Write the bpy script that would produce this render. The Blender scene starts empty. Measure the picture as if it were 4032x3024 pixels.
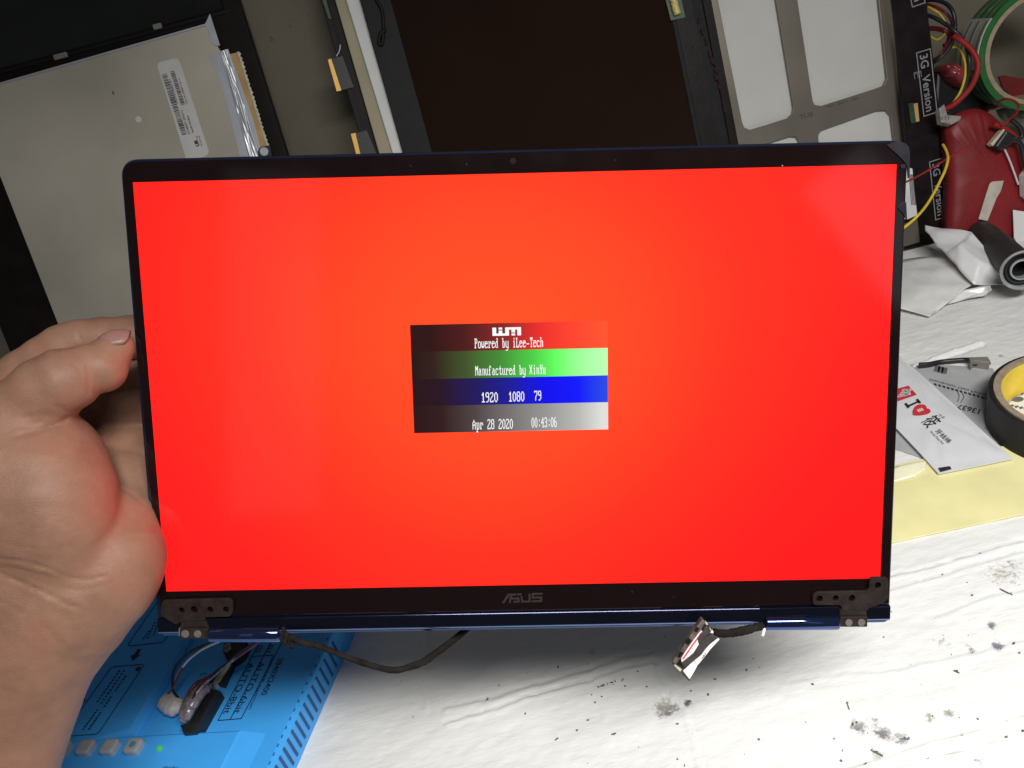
import bpy, bmesh, math, random
import numpy as np
from math import radians, cos, sin, pi
from mathutils import Vector, Matrix
from mathutils.geometry import tessellate_polygon, delaunay_2d_cdt

random.seed(7)
rng = np.random.default_rng(7)
SC = bpy.context.scene
COL = SC.collection

# ------------------------------------------------------------------ camera
F_PX, CX, CY = 3265.0, 2016.0, 1512.0           # a phone's main lens, 4032 x 3024
PITCH, ROLL, HEIGHT = radians(33), radians(15), 0.43
FWD = Vector((0, cos(PITCH), -sin(PITCH)))
_u, _r = Vector((0, sin(PITCH), cos(PITCH))), Vector((1, 0, 0))
RT = cos(ROLL) * _r - sin(ROLL) * _u
UP = sin(ROLL) * _r + cos(ROLL) * _u
EYE = Vector((0, 0, HEIGHT))
cd = bpy.data.cameras.new('camera'); cam = bpy.data.objects.new('camera', cd); COL.objects.link(cam)
cd.sensor_width = 36; cd.lens = 36 * F_PX / 4032; cd.clip_start = 0.01; cd.clip_end = 50
cam.matrix_world = Matrix((
    (RT.x, UP.x, -FWD.x, EYE.x), (RT.y, UP.y, -FWD.y, EYE.y), (RT.z, UP.z, -FWD.z, EYE.z), (0, 0, 0, 1)))
SC.camera = cam

# ------------------------------------------------------------------ light
w = bpy.data.worlds.new('World'); SC.world = w; w.use_nodes = True
w.node_tree.nodes['Background'].inputs[0].default_value = (0.80, 0.86, 1.0, 1)
w.node_tree.nodes['Background'].inputs[1].default_value = 0.085
ld = bpy.data.lights.new('tube_lamp', 'AREA'); ld.shape = 'RECTANGLE'; ld.size = 0.54; ld.size_y = 0.14; ld.spread = radians(124)
ld.energy = 7.3; ld.color = (1.0, 0.99, 0.955)
lo = bpy.data.objects.new('tube_lamp', ld); COL.objects.link(lo); lo.location = (0.21, -0.16, 0.84)
lo.rotation_euler = (radians(14), 0, 0)
SC.view_settings.view_transform = 'Standard'; SC.view_settings.look = 'None'
SC.view_settings.exposure = 0; SC.view_settings.gamma = 1
SC.render.engine = 'CYCLES'

def glass_glint(name, px_, py_, dist, sx, sy, roll, watts):     # unseen dim lamps, added so the lid's glass mirrors soft streaks
    p = LID.o + LID.x * 0; d = ray(px_, py_); n = LID.z; t = (LID.o - EYE).dot(n) / d.dot(n); p = EYE + d * t
    r = (d - n * (2 * d.dot(n))).normalized(); l = bpy.data.lights.new(name, 'AREA'); l.shape = 'RECTANGLE'; l.size = sx; l.size_y = sy; l.energy = watts; l.color = (.93, .96, 1)
    o = bpy.data.objects.new(name, l); COL.objects.link(o); o.location = p + r * dist
    q = (-r).to_track_quat('-Z', 'Y'); o.rotation_euler = (q @ Matrix.Rotation(roll, 3, 'Z').to_quaternion()).to_euler()

# ------------------------------------------------------------------ pixel -> place helpers
def ray(x, y):
    x, y = float(x), float(y); return FWD + (x - CX) / F_PX * RT - (y - CY) / F_PX * UP
def at_depth(x, y, z): return EYE + ray(x, y) * float(z)
def crop(ox, oy, s): return lambda x, y: (ox + x * s, oy + y * s)
A1, A2, A3 = crop(0, 0, .50023), crop(1000, 0, .50023), crop(2000, 0, .50023)
A4, A5, A6 = crop(3000, 0, .4702), crop(3332, 700, .42194), crop(3332, 1300, .42194)
A7, A8 = crop(2900, 2100, .5571), crop(1900, 2200, .4973)
B1, B2, B3, B4 = crop(0, 1150, .42194), crop(0, 1800, .4822), crop(200, 2300, .43636), crop(600, 2300, .43641)
B5, B6, B8 = crop(1100, 2300, .36166), crop(1580, 1220, .38879), crop(2500, 2200, .36166)
D1, D2, D3, D4 = crop(600, 220, .25316), crop(3600, 0, .30147), crop(3550, 500, .30144), crop(3532, 1380, .30139)
D5, D6, D7 = crop(620, 2340, .27125), crop(3100, 2200, .22604), crop(2600, 2400, .18083)

class Frame:
    def __init__(s, o, x, y):
        s.o = Vector(o); s.x = Vector(x).normalized(); s.z = s.x.cross(Vector(y)).normalized(); s.y = s.z.cross(s.x)
        s.m = Matrix(((s.x.x, s.y.x, s.z.x, s.o.x), (s.x.y, s.y.y, s.z.y, s.o.y), (s.x.z, s.y.z, s.z.z, s.o.z), (0, 0, 0, 1)))
        s.i = s.m.inverted()
    def at(s, p, h=0.0):                          # where the ray through a pixel meets the frame's plane at height h
        h = float(h); d = ray(*p); n = s.z; t = ((s.o + n * h) - EYE).dot(n) / d.dot(n)
        q = s.i @ (EYE + d * t); return (q.x, q.y)
    def poly(s, c, pts, h=0.0): return [s.at(c(*p), h) for p in pts]
    def loc(s, v): return s.i @ Vector(v)
    def shifted(s, v): return Frame(s.o + Vector(v), s.x, s.y)

# ------------------------------------------------------------------ materials
def mat(name, col, rough=0.5, metal=0.0, var=0.12, scale=60, bump=0.0, bscale=300, coat=0.0, spec=0.5, sss=0.0, emit=None, es=1.0, stretch=(1, 1, 1), rvar=0.0, alpha=1.0, trans=0.0):
    m = bpy.data.materials.new(name); m.use_nodes = True; t = m.node_tree; b = t.nodes['Principled BSDF']
    b.inputs['Roughness'].default_value = rough; b.inputs['Metallic'].default_value = metal
    b.inputs['Coat Weight'].default_value = coat; b.inputs['Coat Roughness'].default_value = 0.05
    b.inputs['Specular IOR Level'].default_value = spec; b.inputs['Alpha'].default_value = alpha
    b.inputs['Transmission Weight'].default_value = trans
    c4 = (*col, 1)
    co = t.nodes.new('ShaderNodeTexCoord'); mp = t.nodes.new('ShaderNodeMapping'); mp.inputs['Scale'].default_value = stretch
    t.links.new(co.outputs['Object'], mp.inputs['Vector'])
    n = t.nodes.new('ShaderNodeTexNoise'); n.inputs['Scale'].default_value = scale; n.inputs['Detail'].default_value = 6
    t.links.new(mp.outputs[0], n.inputs['Vector'])
    r = t.nodes.new('ShaderNodeValToRGB'); r.color_ramp.elements[0].position = .3; r.color_ramp.elements[1].position = .7
    r.color_ramp.elements[0].color = (*[max(0, c * (1 - var)) for c in col], 1)
    r.color_ramp.elements[1].color = (*[min(1, c * (1 + var)) for c in col], 1)
    t.links.new(n.outputs['Fac'], r.inputs['Fac']); t.links.new(r.outputs['Color'], b.inputs['Base Color'])
    if rvar:
        mr = t.nodes.new('ShaderNodeMapRange'); mr.inputs['To Min'].default_value = max(0.02, rough - rvar); mr.inputs['To Max'].default_value = min(1, rough + rvar)
        t.links.new(n.outputs['Fac'], mr.inputs['Value']); t.links.new(mr.outputs[0], b.inputs['Roughness'])
    if sss:
        b.inputs['Subsurface Weight'].default_value = sss; b.inputs['Subsurface Radius'].default_value = (.008, .003, .0015); b.inputs['Subsurface Scale'].default_value = 0.6
    if bump:
        nb = t.nodes.new('ShaderNodeTexNoise'); nb.inputs['Scale'].default_value = bscale; nb.inputs['Detail'].default_value = 5
        t.links.new(mp.outputs[0], nb.inputs['Vector'])
        bp = t.nodes.new('ShaderNodeBump'); bp.inputs['Strength'].default_value = bump; bp.inputs['Distance'].default_value = 0.001
        t.links.new(nb.outputs['Fac'], bp.inputs['Height']); t.links.new(bp.outputs[0], b.inputs['Normal'])
    if emit:
        b.inputs['Emission Color'].default_value = (*emit, 1); b.inputs['Emission Strength'].default_value = es
    return m

M = {}
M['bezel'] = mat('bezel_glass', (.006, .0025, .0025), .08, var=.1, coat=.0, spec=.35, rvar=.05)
M['blue_metal'] = mat('blue_metal', (.085, .135, .30), .16, .95, var=.06, scale=40, rvar=.05)
M['barrel'] = mat('barrel_metal', (.06, .09, .22), .07, .95, var=.06, scale=40, rvar=.02)
M['plug_tape'] = mat('plug_tape', (.05, .044, .044), .6, spec=.1, var=.25, scale=200, bump=.3)
M['plug_shell'] = mat('plug_shell', (.11, .092, .08), .5, .3, var=.45, scale=420, bump=.5, bscale=700)
M['chin'] = mat('chin_shaded_metal', (.018, .020, .038), .14, .85, var=.1, scale=40, rvar=.04)  # same blue metal, darkened to paint in its dark reflection
M['dark_blue'] = mat('dark_blue_metal', (.05, .075, .17), .12, .9, var=.06, scale=40, rvar=.04)
M['hinge'] = mat('hinge_steel', (.019, .0135, .012), .6, .0, spec=.08, var=.3, scale=220, bump=.25, bscale=900, rvar=.12)
M['hinge_dark'] = mat('hinge_dark_steel', (.020, .016, .014), .6, .0, spec=.08, var=.3, scale=200, rvar=.1)
M['rivet'] = mat('rivet_steel', (.15, .125, .11), .5, .3, var=.15, scale=300)
M['hole'] = mat('hole_black', (.006, .005, .005), .8, var=0)
M['cable'] = mat('cable_tape', (.016, .014, .013), .8, spec=.02, var=.35, scale=180, bump=.5, bscale=500)
M['logo'] = mat('logo_grey', (.035, .026, .026), .3, .2, var=.1)
M['lens'] = mat('lens', (.012, .006, .007), .12, var=.1)
M['white_paper'] = mat('white_paper', (.72, .71, .69), .6, var=.05, scale=80, bump=.12, bscale=260)
M['bag_paper'] = mat('white_plastic_bag', (.76, .75, .75), .26, var=.05, scale=50, bump=.2, bscale=200)
M['sachet'] = mat('sachet_film', (.66, .66, .68), .33, var=.04, scale=60, bump=.12, bscale=170)
M['yellow_sheet'] = mat('yellow_sheet', (.80, .74, .38), .24, var=.06, scale=35, bump=.06, bscale=90, rvar=.08)
M['pale_flap'] = mat('pale_flap', (.82, .79, .56), .2, var=.06, scale=60)
M['grey_film'] = mat('grey_film', (.40, .40, .41), .28, var=.12, scale=50, bump=.1, bscale=120)
M['ink'] = mat('black_ink', (.03, .025, .03), .5, var=.2)
M['ink_grey'] = mat('grey_ink', (.13, .13, .14), .5, var=.3)
M['ink_blue'] = mat('dark_blue_ink', (.012, .022, .05), .45, var=.25, scale=300)
M['ink_red'] = mat('red_ink', (.55, .03, .045), .45, var=.1)
M['ink_white'] = mat('white_ink', (.24, .24, .25), .5, var=.2, scale=400)
M['tester'] = mat('tester_plastic', (.058, .39, .92), .38, var=.05, scale=30, bump=.05, bscale=800, rvar=.05)
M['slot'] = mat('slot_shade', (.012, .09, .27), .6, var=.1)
M['key'] = mat('key_grey', (.44, .45, .46), .3, .15, var=.06)
M['key_blue'] = mat('key_badge', (.10, .24, .42), .4, var=.05)
M['led'] = mat('led_green', (.05, .32, .06), .2, emit=(.12, .9, .12), es=.25)
M['black_plastic'] = mat('black_plastic', (.014, .013, .014), .42, var=.25, scale=120, bump=.08)
M['black_rubber'] = mat('black_rubber', (.022, .021, .022), .62, var=.3, scale=120, bump=.3, bscale=350)
M['hot_glue'] = mat('hot_glue', (.62, .60, .60), .22, var=.08, scale=150, sss=.4)
M['glue_dark'] = mat('glue_over_wires', (.20, .17, .19), .18, var=.55, scale=260, bump=.6, bscale=240)
M['dirty_white'] = mat('dirty_white', (.27, .24, .22), .5, var=.3, scale=200)
M['cream'] = mat('cream_plastic', (.55, .48, .34), .4, var=.1)
M['wire_black'] = mat('wire_black', (.015, .014, .018), .4, var=.1)
M['wire_red'] = mat('wire_red', (.30, .018, .018), .5, spec=.25, var=.15)
M['wire_dred'] = mat('wire_dark_red', (.16, .012, .025), .4, var=.15)
M['wire_white'] = mat('wire_white', (.62, .60, .58), .4, var=.1)
M['wire_yellow'] = mat('wire_yellow', (.62, .43, .03), .4, var=.15)
M['silver'] = mat('silver_back', (.56, .51, .41), .36, .38, var=.18, scale=6, rvar=.09, bump=.03, bscale=60)
M['foil'] = mat('foil', (.56, .57, .60), .34, .4, var=.1, scale=60, bump=.35, bscale=90)
M['foil_matt'] = mat('foil_matt', (.50, .51, .54), .38, .5, var=.06, scale=60)
M['orange'] = mat('amber_film', (.52, .32, .13), .35, var=.15)
M['fringe'] = mat('foil_fringe', (.58, .56, .46), .4, .3, var=.3, scale=300)
M['label'] = mat('label_paper', (.64, .62, .58), .5, var=.04)
M['black_panel'] = mat('black_panel', (.009, .006, .005), .4, spec=.15, var=.3, scale=50)
M['black_glass'] = mat('black_glass', (.010, .010, .008), .10, var=.2, scale=30, rvar=.04)
M['wall'] = mat('wall_paint', (.19, .165, .122), .8, var=.07, scale=12, bump=.2, bscale=200)
M['lcd'] = mat('lcd_matt_glass', (.019, .0105, .0075), .35, spec=.0, var=.08, scale=10)
M['lcd_frame'] = mat('lcd_frame', (.011, .0105, .011), .5, spec=.15, var=.2, scale=80)
M['lcd_tape'] = mat('lcd_tape', (.012, .008, .009), .4, spec=.15, var=.3, scale=80, bump=.1)
M['mauve'] = mat('faded_mark', (.028, .012, .017), .6, spec=.1, var=.3, scale=300)
M['gold'] = mat('gold_contact', (.62, .37, .10), .35, .6, var=.25, scale=500, stretch=(1, 6, 1))
M['beige'] = mat('beige_sheet', (.36, .315, .20), .55, var=.08, scale=25)
M['foam'] = mat('white_foam', (.72, .71, .69), .6, var=.04, scale=40)
M['pcb'] = mat('green_board', (.02, .06, .028), .4, var=.3, scale=200)
M['plug_yellow'] = mat('yellow_plug', (.62, .50, .18), .4, var=.25, scale=300, bump=.4)
M['taupe'] = mat('taupe_metal', (.17, .148, .122), .36, .45, var=.10, scale=14, rvar=.08)
M['window_white'] = mat('white_film', (.52, .51, .485), .5, var=.05, scale=18, bump=.05, bscale=40)
M['red_bag'] = mat('red_bag', (.20, .008, .010), .5, var=.18, scale=25, bump=.25, bscale=60)
M['red_gloss'] = mat('red_gloss', (.30, .045, .055), .12, var=.3, scale=80, bump=.8, bscale=70)
M['masking'] = mat('masking_tape', (.50, .45, .38), .6, var=.12, scale=120)
M['green_tape'] = mat('green_tape', (.02, .125, .027), .4, var=.12, scale=80)
M['green_pale'] = mat('green_stripe', (.10, .22, .10), .35, var=.3, scale=150)
M['white_tape'] = mat('white_tape', (.48, .47, .42), .4, var=.06)
M['grey_stripe'] = mat('grey_stripe', (.17, .21, .16), .4, var=.2, scale=150)
M['core'] = mat('card_core', (.34, .27, .18), .7, var=.15, scale=150)
M['kraft'] = mat('kraft_core', (.30, .235, .165), .7, var=.2, scale=200, bump=.2)
M['tape_yellow'] = mat('yellow_liner', (.78, .58, .06), .5, var=.12, scale=60)
M['tape_black'] = mat('black_tape_side', (.018, .016, .015), .5, spec=.2, var=.2, scale=100)
M['grey_metal'] = mat('grey_plug', (.24, .22, .19), .45, .2, var=.15)
M['ring'] = mat('grey_ring', (.40, .42, .42), .3, .3, var=.1)
M['debris'] = mat('dirt_crumb', (.14, .13, .135), .7, var=.6, scale=500)
M['clear_bag'] = mat('green_tint_plastic', (.22, .28, .17), .18, var=.3, scale=60, bump=.5, bscale=60)

def mat_skin():
    m = mat('skin', (.36, .22, .15), .54, var=.0, sss=.18, spec=.28)
    t = m.node_tree; b = t.nodes['Principled BSDF']
    co = t.nodes.new('ShaderNodeTexCoord')
    n1 = t.nodes.new('ShaderNodeTexNoise'); n1.inputs['Scale'].default_value = 42; n1.inputs['Detail'].default_value = 4
    n2 = t.nodes.new('ShaderNodeTexNoise'); n2.inputs['Scale'].default_value = 260; n2.inputs['Detail'].default_value = 6
    for n in (n1, n2): t.links.new(co.outputs['Object'], n.inputs['Vector'])
    r = t.nodes.new('ShaderNodeValToRGB'); e = r.color_ramp.elements
    e[0].position = .28; e[0].color = (.215, .106, .074, 1); e[1].position = .74; e[1].color = (.31, .147, .099, 1)
    x = r.color_ramp.elements.new(.52); x.color = (.285, .153, .099, 1)
    t.links.new(n1.outputs['Fac'], r.inputs['Fac'])
    mx = t.nodes.new('ShaderNodeMixRGB'); mx.blend_type = 'MULTIPLY'; mx.inputs['Fac'].default_value = .22
    t.links.new(r.outputs['Color'], mx.inputs['Color1']); t.links.new(n2.outputs['Fac'], mx.inputs['Color2'])
    t.links.new(mx.outputs[0], b.inputs['Base Color'])
    # fine skin grain: cells stretched across the hand
    mp = t.nodes.new('ShaderNodeMapping'); mp.inputs['Scale'].default_value = (1, 1, 2.2); mp.inputs['Rotation'].default_value = (0, .5, .3)
    t.links.new(co.outputs['Object'], mp.inputs['Vector'])
    v = t.nodes.new('ShaderNodeTexVoronoi'); v.feature = 'DISTANCE_TO_EDGE'; v.inputs['Scale'].default_value = 520
    t.links.new(mp.outputs[0], v.inputs['Vector'])
    n3 = t.nodes.new('ShaderNodeTexNoise'); n3.inputs['Scale'].default_value = 130; n3.inputs['Detail'].default_value = 5
    t.links.new(mp.outputs[0], n3.inputs['Vector'])
    ad = t.nodes.new('ShaderNodeMath'); ad.operation = 'MULTIPLY_ADD'; ad.inputs[1].default_value = .6
    t.links.new(v.outputs['Distance'], ad.inputs[0]); t.links.new(n3.outputs['Fac'], ad.inputs[2])
    bp = t.nodes.new('ShaderNodeBump'); bp.inputs['Strength'].default_value = .22; bp.inputs['Distance'].default_value = .0011
    t.links.new(ad.outputs[0], bp.inputs['Height']); t.links.new(bp.outputs[0], b.inputs['Normal'])
    return m
M['skin'] = mat_skin()
M['nail'] = mat('finger_nail', (.25, .132, .108), .42, var=.06, scale=120, sss=.2)

# ------------------------------------------------------------------ objects
def top(o, label, cat, group=None):
    o['label'] = label; o['category'] = cat
    if group: o['group'] = group
    return o
def thing(name, fr, label, cat, group=None):
    o = bpy.data.objects.new(name, None); COL.objects.link(o); o.matrix_world = fr.m; o.empty_display_size = .02
    return top(o, label, cat, group)
def obj(name, verts, faces, m, parent=None, smooth=False, fr=None, autos=None):
    me = bpy.data.meshes.new(name); me.from_pydata([tuple(v) for v in verts], [], faces)
    bm = bmesh.new(); bm.from_mesh(me); bmesh.ops.recalc_face_normals(bm, faces=bm.faces); bm.to_mesh(me); bm.free()
    if m: me.materials.append(m)
    if smooth: me.polygons.foreach_set('use_smooth', [True] * len(me.polygons))
    if autos is not None: me.set_sharp_from_angle(angle=radians(autos))
    o = bpy.data.objects.new(name, me); COL.objects.link(o)
    if parent: o.parent = parent
    elif fr: o.matrix_world = fr.m
    return o
def area2(p): return sum(p[i - 1][0] * p[i][1] - p[i][0] * p[i - 1][1] for i in range(len(p)))
def ccw(p): return list(p) if area2(p) > 0 else list(p)[::-1]
def inset(p, d):
    n = len(p); out = []
    for i in range(n):
        a, b, c = Vector(p[i - 1]), Vector(p[i]), Vector(p[(i + 1) % n])
        e1, e2 = (b - a), (c - b)
        if e1.length < 1e-9 or e2.length < 1e-9: out.append(tuple(b)); continue
        e1.normalize(); e2.normalize()
        n1, n2 = Vector((-e1.y, e1.x)), Vector((-e2.y, e2.x)); k = n1 + n2
        L = k.length_squared
        out.append(tuple(b + k * (2 * d / L if L > .3 else d)))
    return out
def rpoly(pts, r, seg=5):
    p = ccw(pts); n = len(p); out = []
    rs = r if isinstance(r, (list, tuple)) else [r] * n
    for i in range(n):
        a, b, c = Vector(p[i - 1]), Vector(p[i]), Vector(p[(i + 1) % n]); rr = rs[i]
        if rr <= 0: out.append(tuple(b)); continue
        d1, d2 = (a - b), (c - b); l = min(rr, d1.length * .45, d2.length * .45)
        s, e = b + d1.normalized() * l, b + d2.normalized() * l
        for k in range(seg + 1):
            t = k / seg; out.append(tuple((1 - t) ** 2 * s + 2 * t * (1 - t) * b + t * t * e))
    return out
def disc(c, r, n=20, ry=None): return [(c[0] + r * cos(2 * pi * k / n), c[1] + (ry or r) * sin(2 * pi * k / n)) for k in range(n)]
def rect(x0, y0, x1, y1): return [(x0, y0), (x1, y0), (x1, y1), (x0, y1)]
def prism_data(poly, z0, z1, holes=(), ch=0.0):
    V, Fc = [], []
    outer = ccw(poly); hs = [ccw(h)[::-1] for h in holes]
    loops = [outer] + hs
    def ring(l, z): s = len(V); V.extend((x, y, z) for x, y in l); return list(range(s, s + len(l)))
    tops = []
    for l in loops:
        bot = ring(l, z0)
        chain = [bot]
        if ch > 0:
            chain.append(ring(l, z1 - ch)); chain.append(ring(inset(l, ch * .35), z1 - ch * .3)); l2 = inset(l, ch)
        else: l2 = l
        tp = ring(l2, z1); chain.append(tp); tops.append((tp, bot))
        for a, b in zip(chain, chain[1:]):
            n = len(a)
            for i in range(n): Fc.append((a[i], a[(i + 1) % n], b[(i + 1) % n], b[i]))
    for which in (0, 1):
        idx = [i for t in tops for i in t[which]]
        tri = tessellate_polygon([[Vector(V[i]).to_2d().to_3d() for i in t[which]] for t in tops])
        for a, b, c in tri: Fc.append((idx[a], idx[b], idx[c]))
    return V, Fc
def prism(name, parent, poly, z0, z1, m, holes=(), ch=0.0, fr=None):
    V, Fc = prism_data(poly, z0, z1, holes, ch)
    return obj(name, V, Fc, m, parent, fr=fr)
class Multi:                                       # several shapes gathered into one part
    def __init__(s): s.V, s.F = [], []
    def add(s, VF):
        n = len(s.V); s.V.extend(VF[0]); s.F.extend(tuple(i + n for i in f) for f in VF[1]); return s
    def prism(s, poly, z0, z1, holes=(), ch=0.0): return s.add(prism_data(poly, z0, z1, holes, ch))
    def build(s, name, parent, m, smooth=False, fr=None, autos=None): return obj(name, s.V, s.F, m, parent, smooth, fr, autos)
def stroke(pts, w):                                # a flat line of width w along points
    L, R = [], []
    for i, p in enumerate(pts):
        a = Vector(pts[max(0, i - 1)][:2]); b = Vector(pts[min(len(pts) - 1, i + 1)][:2]); d = (b - a).normalized(); n = Vector((-d.y, d.x)) * (w / 2)
        L.append((p[0] + n.x, p[1] + n.y)); R.append((p[0] - n.x, p[1] - n.y))
    return L + R[::-1]
def frame_line(poly, w): return ccw(poly), ccw(inset(ccw(poly), w))
def smooth_pts(pts, k=6):
    P = [Vector(p) for p in pts]; out = []
    for i in range(len(P) - 1):
        a, b, c, d = P[max(0, i - 1)], P[i], P[i + 1], P[min(len(P) - 1, i + 2)]
        for j in range(k):
            t = j / k
            out.append(.5 * ((2 * b) + (c - a) * t + (2 * a - 5 * b + 4 * c - d) * t * t + (3 * b - a - 3 * c + d) * t ** 3))
    out.append(P[-1]); return out
def tube_data(pts, r, n=8, k=6, wob=0.0, flat=1.0):
    S = smooth_pts(pts, k); V, Fc = [], []; up = Vector((0, 0, 1)); prev = None
    rs = r if isinstance(r, (list, tuple)) else None
    for i, p in enumerate(S):
        d = (S[min(i + 1, len(S) - 1)] - S[max(0, i - 1)]).normalized()
        if prev is None: s = d.cross(up if abs(d.z) < .9 else Vector((1, 0, 0))).normalized()
        else: s = (prev - d * prev.dot(d)).normalized()
        prev = s; u = s.cross(d)
        rr = r if rs is None else rs[min(len(rs) - 1, int(i / max(1, len(S) - 1) * (len(rs) - 1) + .5))]
        rr *= 1 + wob * (random.random() - .5)
        for j in range(n):
            a = 2 * pi * j / n; V.append(p + s * (rr * cos(a)) + u * (rr * flat * sin(a)))
    m = len(S)
    for i in range(m - 1):
        for j in range(n):
            a, b = i * n + j, i * n + (j + 1) % n; Fc.append((a, b, b + n, a + n))
    Fc.append(tuple(range(n))[::-1]); Fc.append(tuple(range((m - 1) * n, m * n)))
    return V, Fc
def tube(name, parent, pts, r, m, n=8, k=6, fr=None, wob=0.0, flat=1.0):
    if fr: pts = [fr.loc(p) for p in pts]
    V, Fc = tube_data(pts, r, n, k, wob, flat); return obj(name, V, Fc, m, parent, True, autos=60)
def lathe(name, parent, prof, m, n=48, a0=0, a1=2 * pi, closed=False):    # (radius, z) profile round local z
    V, Fc = [], []; full = abs(a1 - a0 - 2 * pi) < 1e-6; N = n if full else n + 1; k = len(prof)
    for i in range(N):
        a = a0 + (a1 - a0) * i / n
        for r, z in prof: V.append((r * cos(a), r * sin(a), z))
    for i in range(n):
        j = (i + 1) % N
        for q in range(k if closed else k - 1):
            q2 = (q + 1) % k; Fc.append((i * k + q, j * k + q, j * k + q2, i * k + q2))
    return obj(name, V, Fc, m, parent, True, autos=35)
def text_data(s, o, ex, ey, z, width=None, height=None, bold=0.0):
    """Flat lettering: baseline start o, reading direction ex, letter-up ey (2-D), fitted to width."""
    c = bpy.data.curves.new('lettering', 'FONT'); c.body = s; c.size = 1; c.offset = bold; c.resolution_u = 3
    ob = bpy.data.objects.new('lettering', c); COL.objects.link(ob)
    me = bpy.data.meshes.new_from_object(ob.evaluated_get(bpy.context.evaluated_depsgraph_get()))
    vs = [v.co.copy() for v in me.vertices]; fs = [tuple(p.vertices) for p in me.polygons]
    bpy.data.objects.remove(ob); bpy.data.curves.remove(c); bpy.data.meshes.remove(me)
    if not vs: return [], []
    x0 = min(v.x for v in vs); x1 = max(v.x for v in vs)
    ex, ey = Vector(ex).normalized(), Vector(ey).normalized()
    sy = (height or 0.01) / .73; sx = width / (x1 - x0) if width else sy
    return [(o[0] + ex.x * (v.x - x0) * sx + ey.x * v.y * sy, o[1] + ex.y * (v.x - x0) * sx + ey.y * v.y * sy, z) for v in vs], fs
def text(name, parent, s, o, ex, ey, z, m, width=None, height=None, bold=0.0):
    V, Fc = text_data(s, o, ex, ey, z, width, height, bold)
    return obj(name, V, Fc, m, parent)
def sub(a, b): return (a[0] - b[0], a[1] - b[1])
def mid(a, b, t=.5): return (a[0] + (b[0] - a[0]) * t, a[1] + (b[1] - a[1]) * t)
def ln(a, b): return math.hypot(a[0] - b[0], a[1] - b[1])

DESK = Frame((0, 0, 0), (1, 0, 0), (0, 1, 0))
LEAN = radians(20)
def lean(off=0.0, y=0.725):                       # plane of a panel standing on the bench and leaning on the wall
    return Frame((0, y - off, 0), (1, 0, 0), (0, sin(LEAN), cos(LEAN)))

# ================================================================== the setting
GROOVES = [                                       # (points, width, depth, dirt)
    (A7, [(1000, 330), (1300, 245), (2032, 40), (2400, -65)], .0016, .0011, .0),
    (A7, [(1000, 418), (1300, 332), (2032, 120), (2400, 12)], .0014, .0010, .1),
    (A7, [(700, 1672), (1080, 1560), (2032, 1270), (2400, 1160)], .0016, .0010, .1),
    (A7, [(900, 1722), (1100, 1659), (2032, 1410), (2400, 1310)], .0014, .0009, .1),
    (A8, [(-300, 1290), (0, 1200), (430, 1072), (860, 950)], .0018, .0013, .1),
    (A8, [(-300, 1165), (0, 1100), (450, 985), (860, 860), (1360, 720)], .0022, .0010, 0),
    (A8, [(870, 938), (1100, 870), (1360, 812)], .0014, .0011, .1),
    (A8, [(1370, 820), (1410, 960), (1450, 1080)], .0018, .0010, .1),
    (A8, [(1440, 765), (1520, 960), (1560, 1100)], .0016, .0008, .1),
    (A8, [(1620, 1180), (1640, 1240), (1760, 1657), (1830, 1900)], .0016, .0008, .2),
    (A7, [(1130, 720), (1215, 900), (1300, 1060), (1420, 1240)], .0010, .0007, .55),
    (A7, [(1350, 820), (1420, 900), (1510, 1000)], .0009, .0006, .5),
    (A7, [(1380, 1000), (1440, 1150)], .0009, .0006, .5),
    (A7, [(380, 1050), (800, 995), (1200, 940), (2032, 740)], .0014, .0007, .1),
    (A7, [(1000, 1700), (1350, 1590), (1690, 1515), (1800, 1659), (1900, 1830)], .0018, .0010, .1),
    (B5, [(1635, 500), (1640, 900), (1645, 1390)], .0012, .0008, .35),
    (D4, [(230, 215), (480, 110), (760, 0), (1100, -110)], .0022, -.0022, 0),
    (A7, [(1400, 590), (1700, 470), (2032, 380)], .0016, .0007, .1),
]
BLOBS = [                                         # dirt marks and the hanging plug's painted shadow: (crop, x, y, radius mm, strength)
    (A7, 1880, 290, 16, .62), (A7, 1960, 240, 13, .55), (A7, 1450, 760, 9, .5), (A7, 1660, 810, 6, .6), (A7, 1850, 790, 5, .95), (A7, 1550, 750, 8, .35),
    (A7, 1040, 1405, 6, .9), (A7, 970, 1350, 9, .6), (A7, 860, 1365, 6, .85), (A7, 1160, 1450, 6, .75), (A7, 990, 1550, 5, .75), (A7, 1050, 1330, 12, .4),
    (A7, 1360, 1300, 4, .8), (A7, 1500, 1270, 4, .85), (A7, 690, 1250, 14, .28), (A8, 1440, 1180, 9, .85), (A8, 1520, 1170, 6, .75), (A8, 1620, 1140, 3, .95),  # first two A8 marks: the hanging plug's soft shadow, painted in
    (A8, 980, 1000, 8, .35), (A7, 1800, 640, 4, .8), (A7, 1700, 1610, 9, .5), (B5, 1440, 1430, 5, .55), (A8, 1420, 690, 10, .35), (A8, 870, 735, 4, .7),
    (A5, 690, 995, 2.5, .9), (A6, 1440, 235, 2.5, .9), (A7, 400, 1650, 7, .4), (A7, 1180, 690, 10, .3),
]
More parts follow.
